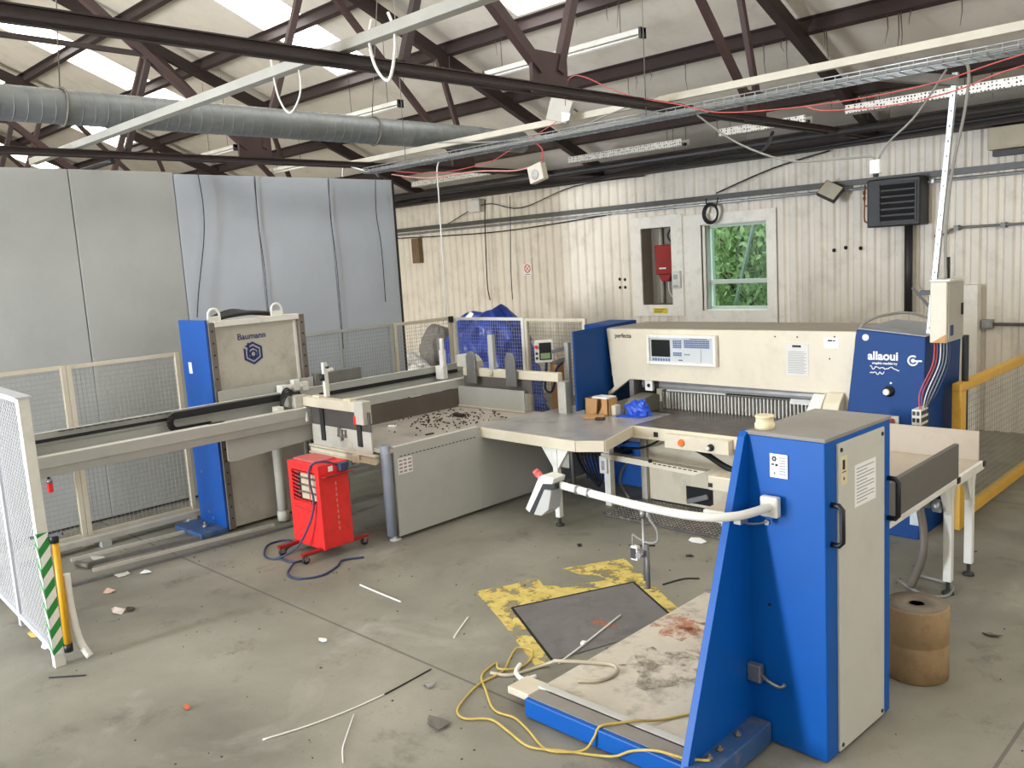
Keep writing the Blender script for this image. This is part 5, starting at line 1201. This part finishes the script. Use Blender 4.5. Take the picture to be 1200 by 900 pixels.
for s_ in (1.02, 2.1, 3.2): MB().bar(A+U*s_+Vector((0, 0, .02)), A+U*s_+Vector((0, 0, 1.94)), .05, .05).build('upright', FWHITE, t, bev=.003)
b = MB(); w, h, p = 3.2, 1.82, .070
k = -h*1.25
while k < w:
    for sgn in (1, -1):
        pts = []
        x0, z0 = (k, 0) if sgn > 0 else (k, h)
        x1, z1 = (k+h*1.25, h) if sgn > 0 else (k+h*1.25, 0)
        def clip(t_): return x0+(x1-x0)*t_, z0+(z1-z0)*t_
        ta = max(0, (0-x0)/(x1-x0)); tb_ = min(1, (w-x0)/(x1-x0))
        if ta < tb_:
            for t_ in (ta, tb_):
                xx, zz = clip(t_); pts.append(A+U*xx+Vector((0, 0, .11+zz)))
            b.tube(pts, .0034, 4, caps=False)
    k += p
b.build('diamond_mesh', GATE, t)
c = A+Vector((.045, .060, 0))
ys = tag(MB().tube([(c.x, c.y, .14), (c.x-.01, c.y+.01, .93)], .026, 12).build('yellow_sleeve', YELL2), 'yellow plastic sleeve strapped to the back of the striped gate post', 'sleeve')
for z in (.91, .10): tag(MB().tube([(c.x-.006*(z > .5), c.y+.006*(z > .5), z), (c.x-.006*(z > .5), c.y+.006*(z > .5), z+.06)], .031, 10).build('end_ring', BLACK, ys), 'black end ring')
b = MB(); b.tube(smooth_path([(c.x-.02, c.y+.058, .66), (c.x-.02, c.y+.06, .40), (c.x, c.y+.08, .16), (c.x+.05, c.y+.12, .03)], 5), .027, 12); tag(b.build('white_hose', WHITE), 'white hose bending to the floor beside the striped gate post', 'hose')
b = MB(); b.bar(A+Vector((-.08, -.05, .955)), A+Vector((.13, .10, .985)), .012, .02)
tag(b.build('black_strap', BLACK), 'black strap holding the yellow sleeve to the gate post', 'strap')

# yellow barrier at the right
t = thing('yellow_barrier', 'yellow guard rail with wire mesh at the right, running to the far wall', 'barrier', (-2.56, 8.4, 0))
YY1 = 12.3
MB().box(-2.60, -2.52, 8.26, 8.40, .0, 1.30).build('post', YELLOW, t, bev=.006)
MB().box(-2.60, -2.52, YY1-.1, YY1, .0, 1.30).build('post', YELLOW, t, bev=.006)
MB().box(-2.60, -2.52, 8.26, YY1, 1.28, 1.36).build('top_rail', YELLOW, t, bev=.006)
MB().box(-2.60, -2.52, 8.40, YY1-.1, .06, .15).build('bottom_rail', YELLOW, t, bev=.006)
mesh_grid((-2.56, 8.42, .15), (0, 1, 0), YY1-8.55, 1.12, .06, .06, .0022, WIRE, 'wire_mesh', t)

# ================================================================== RED HEATER
HX0, HX1, HY0, HY1, HZ0, HZ1 = -7.40, -6.87, 4.31, 4.64, .09, .905
t = thing('infrared_heater', 'red wheeled infrared heater standing at the end of the jogging table', 'heater', (-7.135, 4.47, 0))
b = MB(); b.box(HX0, HX1, HY0+.03, HY1, HZ0, HZ1); cs = b.build('case', RED, t, bev=.006)
GX0, GX1, GZ0, GZ1 = -7.34, -6.935, .52, .83
b = MB(); b.box(HX0, GX0, HY0, HY0+.03, HZ0, HZ1); b.box(GX1, HX1, HY0, HY0+.03, HZ0, HZ1); b.box(GX0, GX1, HY0, HY0+.03, HZ0, GZ0); b.box(GX0, GX1, HY0, HY0+.03, GZ1, HZ1); b.build('front_plate', RED, t)
MB().box(GX0, GX1, HY0+.026, HY0+.031, GZ0, GZ1).build('cavity', DARK, t)
MB().box(GX0+.13, GX1-.01, HY0+.018, HY0+.027, GZ0+.03, GZ1-.03).build('reflector_sheet', QUARTZ, t)
for z in (GZ0+.10, GZ0+.17, GZ0+.24):
    MB().tube([(GX0+.10, HY0+.008, z), (GX1-.01, HY0+.008, z)], .009, 8).build('quartz_tube', mat('quartz_tube', (120, 112, 100), .3), t)
b = MB()
for i in range(8):
    z = GZ0+.02+.038*i; b.bar((GX0, HY0+.006, z+.012), (GX0+.12, HY0+.006, z-.006), .006, .010)
for i in range(8):
    x = GX0+.14+.036*i; b.bar((x, HY0-.002, GZ0+.012), (x+.02, HY0-.002, GZ0+.03), .008, .006)
for z in (GZ0+.012, GZ1-.012): b.tube([(GX0, HY0-.003, z), (GX1, HY0-.003, z)], .005, 6)
for x in (GX0+.30,): b.tube([(x, HY0-.003, GZ0), (x, HY0-.003, GZ1)], .004, 6)
b.build('guard_grille', RED, t)
b = MB()
for i in range(9): b.box(HX1, HX1+.003, 4.49-.006, 4.49+.006, .25+.055*i, .25+.055*i+.03)
tag(b.build('worn_line', mat('worn_red', (204, 150, 140), .6), t), 'worn pale line down the side')
b = MB(); b.prism([(HX1, .78), (HX1+.09, .80), (HX1+.09, .815), (HX1, .80)], 1, HY0+.02, HY1); b.build('side_shelf', DRED, t, bev=.003)
MB().box(HX1, HX1+.004, 4.42, 4.47, .83, .88).build('side_label', PAPER, t)
b = MB(); b.box(HX1, HX1+.06, 4.52, 4.61, .82, .90); b.build('plug_housing', CABBL, t, bev=.01)
b = MB()
for i in range(6): b.box(-7.33+.05*i, -7.30+.05*i, HY0-.003, HY0+.001, .455-.003*i, .463-.003*i)
b.build('worn_lettering', mat('faded_print', (170, 46, 42), .5), t)
MB().box(HX0+.03, HX1-.12, HY0+.05, HY1-.04, HZ1, HZ1+.02).build('top_handle', mat('faded_top', (196, 96, 92), .5), t, bev=.004)
for x in (HX0+.06, HX1-.06):
    sk = MB().box(x-.025, x+.025, HY0-.22, HY1+.20, .075, .105).build('skid_bar', DRED, t, bev=.004)
    for y in (HY0-.18, HY1+.16):
        cw = MB().lathe([(.018, -.014), (.036, -.014), (.036, .014), (.018, .014)], (x, y, .036), 14, 0).build('castor', DARK, t)
        b = MB(); b.box(x-.022, x-.016, y-.018, y+.018, .03, .078); b.box(x+.016, x+.022, y-.018, y+.018, .03, .078); b.build('fork', STEEL, cw)
b = MB(); b.tube(smooth_path([(-6.86, 4.56, .86), (-6.90, 4.40, .93), (-6.97, 4.30, .90), (-6.99, 4.285, .75), (-6.95, 4.285, .55), (-7.0, 4.25, .35), (-7.12, 4.16, .12), (-7.28, 4.02, .012), (-7.45, 4.0, .012), (-7.72, 4.18, .012), (-7.74, 4.36, .012), (-7.58, 4.40, .012), (-7.4, 4.15, .012), (-7.2, 4.05, .02),
    (-7.05, 4.08, .012), (-7.0, 4.18, .012), (-6.98, 4.05, .03), (-6.92, 3.95, .012), (-6.80, 3.86, .012), (-6.62, 3.86, .012), (-6.52, 4.03, .012), (-6.60, 4.25, .012), (-6.7, 4.38, .012), (-6.6, 4.55, .012)], 6), .010, 8)
tag(b.build('heater_cable', CABBL), 'dark blue cable hanging from the red heater and coiled on the floor', 'cable')

# ================================================================== ON THE FLOOR
# worn yellow marking round the pit plate
Q = [Vector((-4.63, 4.53, 0)), Vector((-4.18, 5.51, 0)), Vector((-3.42, 5.05, 0)), Vector((-3.78, 4.05, 0))]
def flat(name, pts, z, m, label=None, cat=None, parent=None):
    b = MB(); n = len(pts); v = [(p[0], p[1], z) for p in pts]+[(p[0], p[1], z-.0015) for p in pts]
    b._add(v, [tuple(range(n)), tuple(range(n, 2*n))[::-1]]+[(i, i+n, (i+1) % n+n, (i+1) % n) for i in range(n)])
    o = b.build(name, m, parent); 
    return tag(o, label, cat) if label else o
flat('floor_marking', [(-5.12, 4.60), (-4.98, 4.88), (-4.94, 5.04), (-4.86, 5.10), (-4.74, 5.02), (-4.58, 5.14), (-4.38, 5.44), (-4.52, 5.47), (-4.66, 5.40), (-4.88, 5.42), (-4.585, 5.93), (-3.36, 5.13), (-3.42, 5.05), (-4.18, 5.51), (-4.63, 4.53), (-3.78, 4.05), (-3.83, 3.93), (-4.55, 4.32)], .0025, WORN, 'worn yellow paint border on the floor around the dark plate', 'floor marking')
t = thing('floor_plate', 'dark steel plate let into the floor inside the yellow border', 'floor plate', (-4.0, 4.8, 0))
flat('plate', Q, .006, PIT, parent=t)
b = MB()
for p, q in ((Q[0], Q[1]), (Q[0], Q[3]), (Q[1], Q[2])): b.bar(p+Vector((0, 0, .004)), q+Vector((0, 0, .004)), .018, .008)
b.build('dark_gap', HOLE, t)
o = patch(-3.85, 4.72, .14, .05, .0075, 3).build('rust_stain', rs, t)
b = MB(); b.tube(smooth_path([(-3.707, 4.035, .015), (-3.76, 4.40, .016), (-3.85, 4.90, .014)], 4), .007, 6); b.obox((-3.765, 4.36, .02), (.03, .04, .016), (0, 0, .3))
tag(b.build('white_strip', CABW), 'thin white strip lying across the dark floor plate', 'strip')
def strip(pts, m, label, w=.006): return tag(MB().tube(smooth_path([(p[0], p[1], .006) for p in pts], 6), w, 5).build('plastic_strip', m), label, 'strip')
strip([(-4.466, 2.262), (-4.388, 2.514), (-4.34, 2.79), (-4.324, 3.042)], CABW, 'long curved white plastic strip on the floor at the bottom of the picture')
strip([(-4.324, 3.05), (-4.335, 3.25), (-4.35, 3.458)], CABB, 'dark end piece of strip continuing the long white strip toward the yellow cable', .005)
strip([(-3.889, 2.425), (-4.0, 2.50), (-4.064, 2.559), (-4.276, 2.776)], CABW, 'short white strip on the floor crossing below the long curved strip', .004)
strip([(-6.049, 4.106), (-5.75, 4.09), (-5.451, 4.079)], CABW, 'straight white strip on the bare floor in front of the grey side panel', .007)
strip([(-4.593, 3.886), (-4.69, 4.05), (-4.776, 4.2)], CABW, 'short white strip on the floor left of the yellow floor marking', .007)
# yellow cable
yc = [(-2.22, 3.50, .145), (-2.33, 3.44, .143), (-2.48, 3.41, .142), (-2.62, 3.385, .10), (-2.72, 3.37, .04), (-2.835, 3.345, .012), (-3.02, 3.26, .011), (-3.183, 3.18, .011), (-3.38, 3.22, .011), (-3.561, 3.249, .011), (-3.69, 3.16, .011), (-3.80, 3.20, .011), (-3.88, 3.36, .011), (-3.93, 3.52, .011), (-3.93, 3.72, .011), (-4.02, 3.88, .011), (-4.08, 4.02, .02), (-3.98, 4.06, .02), (-3.90, 3.96, .011), (-3.88, 3.82, .011), (-3.96, 3.72, .022), (-4.05, 3.78, .011),
      (-4.0, 3.60, .011), (-3.84, 3.48, .011), (-3.62, 3.34, .011), (-3.46, 3.35, .011), (-3.30, 3.30, .011), (-3.10, 3.22, .011), (-2.98, 3.27, .012), (-2.91, 3.34, .02), (-2.88, 3.385, .08), (-2.86, 3.42, .139), (-2.80, 3.51, .139), (-2.74, 3.60, .132), (-2.68, 3.74, .097), (-2.55, 3.95, .097), (-2.42, 4.02, .097)]
tag(MB().tube(smooth_path(yc, 6), .0075, 8).build('extension_cable', CABY), 'yellow extension cable snaking over the floor and lift platform', 'cable')
ph = [(-3.98, 3.66, .011), (-3.85, 3.72, .012), (-3.78, 3.92, .012), (-3.70, 3.98, .05), (-3.62, 3.92, .10), (-3.46, 4.02, .10), (-3.30, 4.10, .098), (-3.22, 4.02, .098), (-3.24, 3.88, .098), (-3.34, 3.80, .098)]
tag(MB().tube(smooth_path(ph, 6), .012, 8).build('pale_cable', mat('beige_cable', (186, 176, 150), .5, var=.12)), 'thicker pale cable looped over the front corner of the lift platform', 'cable')
b = MB(); b.tube(smooth_path([(-3.90, 3.86, .015), (-3.84, 3.76, .018), (-3.74, 3.72, .016), (-3.70, 3.80, .016)], 5), .016, 8); tag(b.build('cable_end', CABW), 'white cable end in the coil by the lift platform corner', 'cable')
# brown drum
t = thing('paper_roll', 'brown wound paper roll standing on end behind the blue stack lift', 'roll', (-1.86, 5.31, 0))
b = MB(); r0 = .185; b.lathe([(.045, .30), (.045, .455), (r0-.01, .46), (r0, .45), (r0, .235), (r0-.003, .23), (r0, .225), (r0, .01), (r0-.01, 0)], (-1.86, 5.31, 0), 36); b.build('roll_body', ROLL, t)
MB().lathe([(.044, .28), (.044, .285)], (-1.86, 5.31, 0), 16).build('core_hole', HOLE, t)
MB().lathe([(.048, .4545), (.048, .461), (r0-.012, .463), (r0-.012, .4545)], (-1.86, 5.31, 0), 36).build('roll_end', mat('dusty_roll_end', (126, 116, 100), .8, var=.15, scale=8), t)
# flat bars near the tower
for i, (p, q, w_, h_, m, l) in enumerate([((-9.02, 2.76), (-8.90, 4.28), .05, .03, TAN, 'flat steel bar on the floor nearest the fence kerb'), ((-8.72, 2.80), (-8.55, 4.0), .035, .04, STEELD, 'thin steel bar on the floor lying beside the flat bar'),
        ((-8.50, 2.78), (-8.30, 4.6), .04, .03, TAN, 'pale angle bar on the floor pointing to the lift tower foot'), ((-8.26, 2.3), (-8.10, 4.75), .05, .025, STEELD, 'long dark floor bar running under the gantry to the tower')]):
    tag(MB().bar((p[0], p[1], h_/2+.001), (q[0], q[1], h_/2+.001), w_, h_).build('steel_bar', m), l, 'steel bar', 'bars on the floor under the gantry')
t_ = MB(); t_.tube([(-8.80, 2.74, .035), (-8.60, 2.79, .035)], .03, 8); tag(t_.build('bar_roller', DTAN), 'short dark roller across the ends of the steel bars', 'roller')
def scrap(c, s, m, label, rot=0., name='paper_scrap', cat='scrap'):
    r_ = random.Random(hash(label) & 255 if False else sum(map(ord, label))); b = MB(); n = 7
    v = [(c[0]+s*math.cos(2*PI*k/n+rot)*r_.uniform(.6, 1.2), c[1]+s*.6*math.sin(2*PI*k/n+rot)*r_.uniform(.6, 1.2), .006+r_.uniform(0, .02)) for k in range(n)]
    v += [(a, b_, z-.005) for a, b_, z in v]
    b._add(v, [tuple(range(n)), tuple(range(n, 2*n))[::-1]]+[(i, i+n, (i+1) % n+n, (i+1) % n) for i in range(n)])
    return tag(b.build(name, m), label, cat)
scrap((-8.18, 2.92), .10, WHITE, 'white plastic scrap at the end of the steel bars'); scrap((-8.02, 3.08), .07, PAPER, 'small white scrap right of the bar ends')
scrap((-7.80, 2.66), .075, mat('pinkish_paper', (206, 170, 150), .7), 'pinkish paper scrap on the floor by the steel bar ends'); scrap((-7.25, 2.52), .10, mat('pale_pink', (220, 206, 196), .7), 'crumpled pale paper on the floor right of the gate post')
scrap((-7.20, 2.60), .06, mat('dark_leaf', (70, 56, 44), .9), 'dark leaf beside the crumpled pale paper', name='dead_leaf', cat='leaf'); scrap((-8.85, 2.95), .11, WHITE, 'long white scrap near the fence kerb blocks')
scrap((-5.20, 2.15), .035, mat('orange_leaf', (176, 92, 52), .8), 'small orange leaf on the floor at lower left', name='dead_leaf', cat='leaf')
scrap((-5.35, 3.26), .05, PAPER, 'small white paper on the floor left of the long curved strip'); scrap((-4.18, 3.30), .06, mat('grey_tape', (150, 148, 142), .6), 'pale grey tape patch on the floor left of the cable coil')
scrap((-3.78, 3.02), .10, mat('dark_tape', (104, 98, 90), .6), 'dark grey tape patch on the floor below the yellow cable'); scrap((-7.35, 1.92), .10, mat('yellow_leafs', (206, 186, 110), .8), 'yellowish paper on the floor behind the mesh gate')
scrap((-7.0, 1.9), .07, PAPER, 'white scrap on the floor at the gate foot'); tag(MB().bar((-6.42, 1.72, .006), (-6.24, 1.90, .006), .010, .008).build('dark_sliver', DARK), 'dark sliver on the floor in front of the striped post', 'debris')
scrap((-8.65, 3.62), .05, mat('brick_scrap', (196, 140, 120), .8), 'reddish scrap on the floor by the fence kerb')
scrap((-1.66, 6.12), .06, DTAN, 'brown scrap on the floor right of the paper roll'); scrap((-1.72, 7.62), .07, DTAN, 'dark scrap on the floor right of the right wing table')
scrap((-5.12, 5.95), .035, mat('black_bit', (30, 28, 26), .8), 'small dark lump on the floor under the control arm', name='dark_clod', cat='debris')
scrap((-4.15, 6.30), .045, mat('black_bit2', (34, 28, 24), .8), 'dark lump on the floor in front of the pedal housing', name='dark_clod', cat='debris')
tag(MB().tube([(-4.75, 6.22, .008), (-4.55, 6.35, .008)], .008, 5).build('dark_twig', DARK), 'dark twig on the floor left of the sensor rod', 'debris')
tag(MB().tube(smooth_path([(-3.95, 5.60, .008), (-3.88, 5.80, .01), (-3.78, 5.88, .008)], 4), .007, 5).build('dark_twig', DARK), 'dark bent twig on the floor right of the sensor rod', 'debris')
scrap((-4.30, 6.68), .09, PAPER, 'white crumpled paper at the edge of the dark step plate')
b = MB(); rd = random.Random(21)
for i in range(260):
    x, y = rd.uniform(-9, -.8), rd.uniform(1.2, 8)
    s = rd.uniform(.002, .006)*(2 if i % 12 == 0 else 1); b.obox((x, y, .003), (s*2, s*rd.uniform(1, 2), .005), (0, 0, rd.uniform(0, 3)))
tag(b.build('floor_grit', mat('dark_grit', (74, 66, 58), .9, var=.3)), 'dark grit and crumbs scattered over the concrete floor', 'debris', kind='stuff')
b = MB(); rd = random.Random(22)
for i in range(170):
    x, y = rd.uniform(-2.45, -1.2), 12.5-abs(rd.gauss(0, 1.3))
    s = rd.uniform(.01, .05); b.obox((x, y, .006), (s*2, s*rd.uniform(.5, 1.5), .012), (0, 0, rd.uniform(0, 3)))
for i in range(80):
    x, y = rd.uniform(-7.6, -6.0), rd.uniform(8.5, 10.5)
    s = rd.uniform(.02, .06); b.obox((x, y, .02), (s*2, s*rd.uniform(.5, 1.5), .03), (rd.uniform(-.3, .3), rd.uniform(-.3, .3), rd.uniform(0, 3)))
tag(b.build('swept_debris', mat('brown_debris', (120, 104, 84), .9, var=.35)), 'brown debris on the floor along the far wall', 'debris', kind='stuff')
# tarpaulin heap and film bundle
t = thing('tarpaulin_heap', 'tall heap covered by a dark blue tarpaulin behind the mesh fence corner', 'tarpaulin', (-10.75, 10.4, 0))
def heap(c, rx, ry, h, seed, amp, n=56, pk=None, fq=1., flatf=False):
    from mathutils import noise
    b = MB(); R_ = 30; vs = []; fs = []
    for i in range(R_+1):
        s_ = i/R_
        for k in range(n):
            a = 2*PI*k/n; ca, sa = math.cos(a), math.sin(a)
            pr_ = (1-s_**1.5)*.42+.58 if s_ < 1 else .58
            rr = (.001 if i == R_ else (1-s_**5)**.5*(1.0-.22*s_))
            q = Vector((ca*2*fq, sa*2*fq, s_*3*fq+seed))
            f = 1+amp*noise.noise(q)+amp*.6*abs(noise.noise(q*2.3))
            x = c[0]+ca*rx*rr*f; y = c[1]+sa*ry*rr*f
            z = h*s_*(1+.10*noise.noise(Vector((ca*rr*1.5, sa*rr*1.5, seed))))
            if pk: z *= pk((x-c[0])/rx)
            vs.append((x, y, z))
    for i in range(R_):
        for k in range(n):
            l = (k+1) % n; fs.append((i*n+k, i*n+l, (i+1)*n+l, (i+1)*n+k))
    b._add(vs, fs, not flatf); return b
heap((-10.8, 10.4), .95, .8, 1.95, 3.3, .26, n=90, fq=2.3, pk=lambda u: 1.0-.10*math.exp(-((u+.1)/.16)**2)).build('tarpaulin', TARP, t)
b = MB(); b.quad((-10.62, 9.72, 1.80), (-10.46, 9.70, 1.78), (-10.44, 9.76, 1.86), (-10.56, 9.80, 1.89)); b.build('white_patch', PAPER, t)
tag(heap((-11.85, 9.4), .62, .45, 1.25, 11.7, .34, n=80, fq=2.6).build('film_bundle', FILM), 'crumpled pale plastic film bundle left of the blue tarpaulin heap', 'bundle')
tag(heap((-12.25, 10.55), .42, .4, 1.62, 5.5, .3, fq=2.0).build('grey_sack', mat('grey_sack', (124, 120, 116), .5, var=.25, scale=10)), 'dark grey sack standing behind the crumpled film bundle, left of the blue tarpaulin', 'sack')
# ================================================================== LIGHT
W = bpy.data.worlds.new('sky'); S.world = W; W.use_nodes = True
bg = W.node_tree.nodes['Background']; bg.inputs[0].default_value = (.80, .90, 1, 1); bg.inputs[1].default_value = 4.5
def area(name, loc, rot, sx, sy, power, color=(1, 1, 1)):
    l = bpy.data.lights.new(name, 'AREA'); l.shape = 'RECTANGLE'; l.size = sx; l.size_y = sy; l.energy = power; l.color = color
    o = bpy.data.objects.new(name, l); COL.objects.link(o); o.location = loc; o.rotation_euler = rot
    return o
area('unseen_doorway_light', ((DX0+DX1)/2, YN-.25, DZ/2), (math.radians(90), 0, 0), DX1-DX0, DZ, 1700, (.80, .87, 1.0))

area('unseen_doorway_light', ((EX0+EX1)/2, YN-.25, DZ/2), (math.radians(90), 0, 0), EX1-EX0, DZ, 1300, (1, .97, .92))  # lamp at the added second doorway, brightens the left of the far wall
# ================================================================== CAMERA
yaw, pit, rol, fpx = math.radians(134.68), math.radians(8.146), math.radians(3.46), 1015.8
c_, s_ = math.cos(yaw), math.sin(yaw)
fw = Vector((c_*math.cos(pit), s_*math.cos(pit), -math.sin(pit))); rt = Vector((s_, -c_, 0)); dn = fw.cross(rt)
r2 = rt*math.cos(rol)+dn*math.sin(rol); d2 = -rt*math.sin(rol)+dn*math.cos(rol)
cam = bpy.data.cameras.new('camera'); cam.sensor_width = 36; cam.sensor_fit = 'HORIZONTAL'; cam.lens = 36*fpx/1200
co = bpy.data.objects.new('camera', cam); COL.objects.link(co)
M4 = Matrix((r2, -d2, -fw)).transposed().to_4x4(); M4.translation = Vector((0, 0, 2.7)); co.matrix_world = M4
cam.clip_start = .05; cam.clip_end = 200
S.camera = co
S.view_settings.view_transform = 'Standard'; S.view_settings.look = 'None'
S.view_settings.exposure = 0.1; S.view_settings.gamma = 1.0; S.view_settings.use_curve_mapping = False
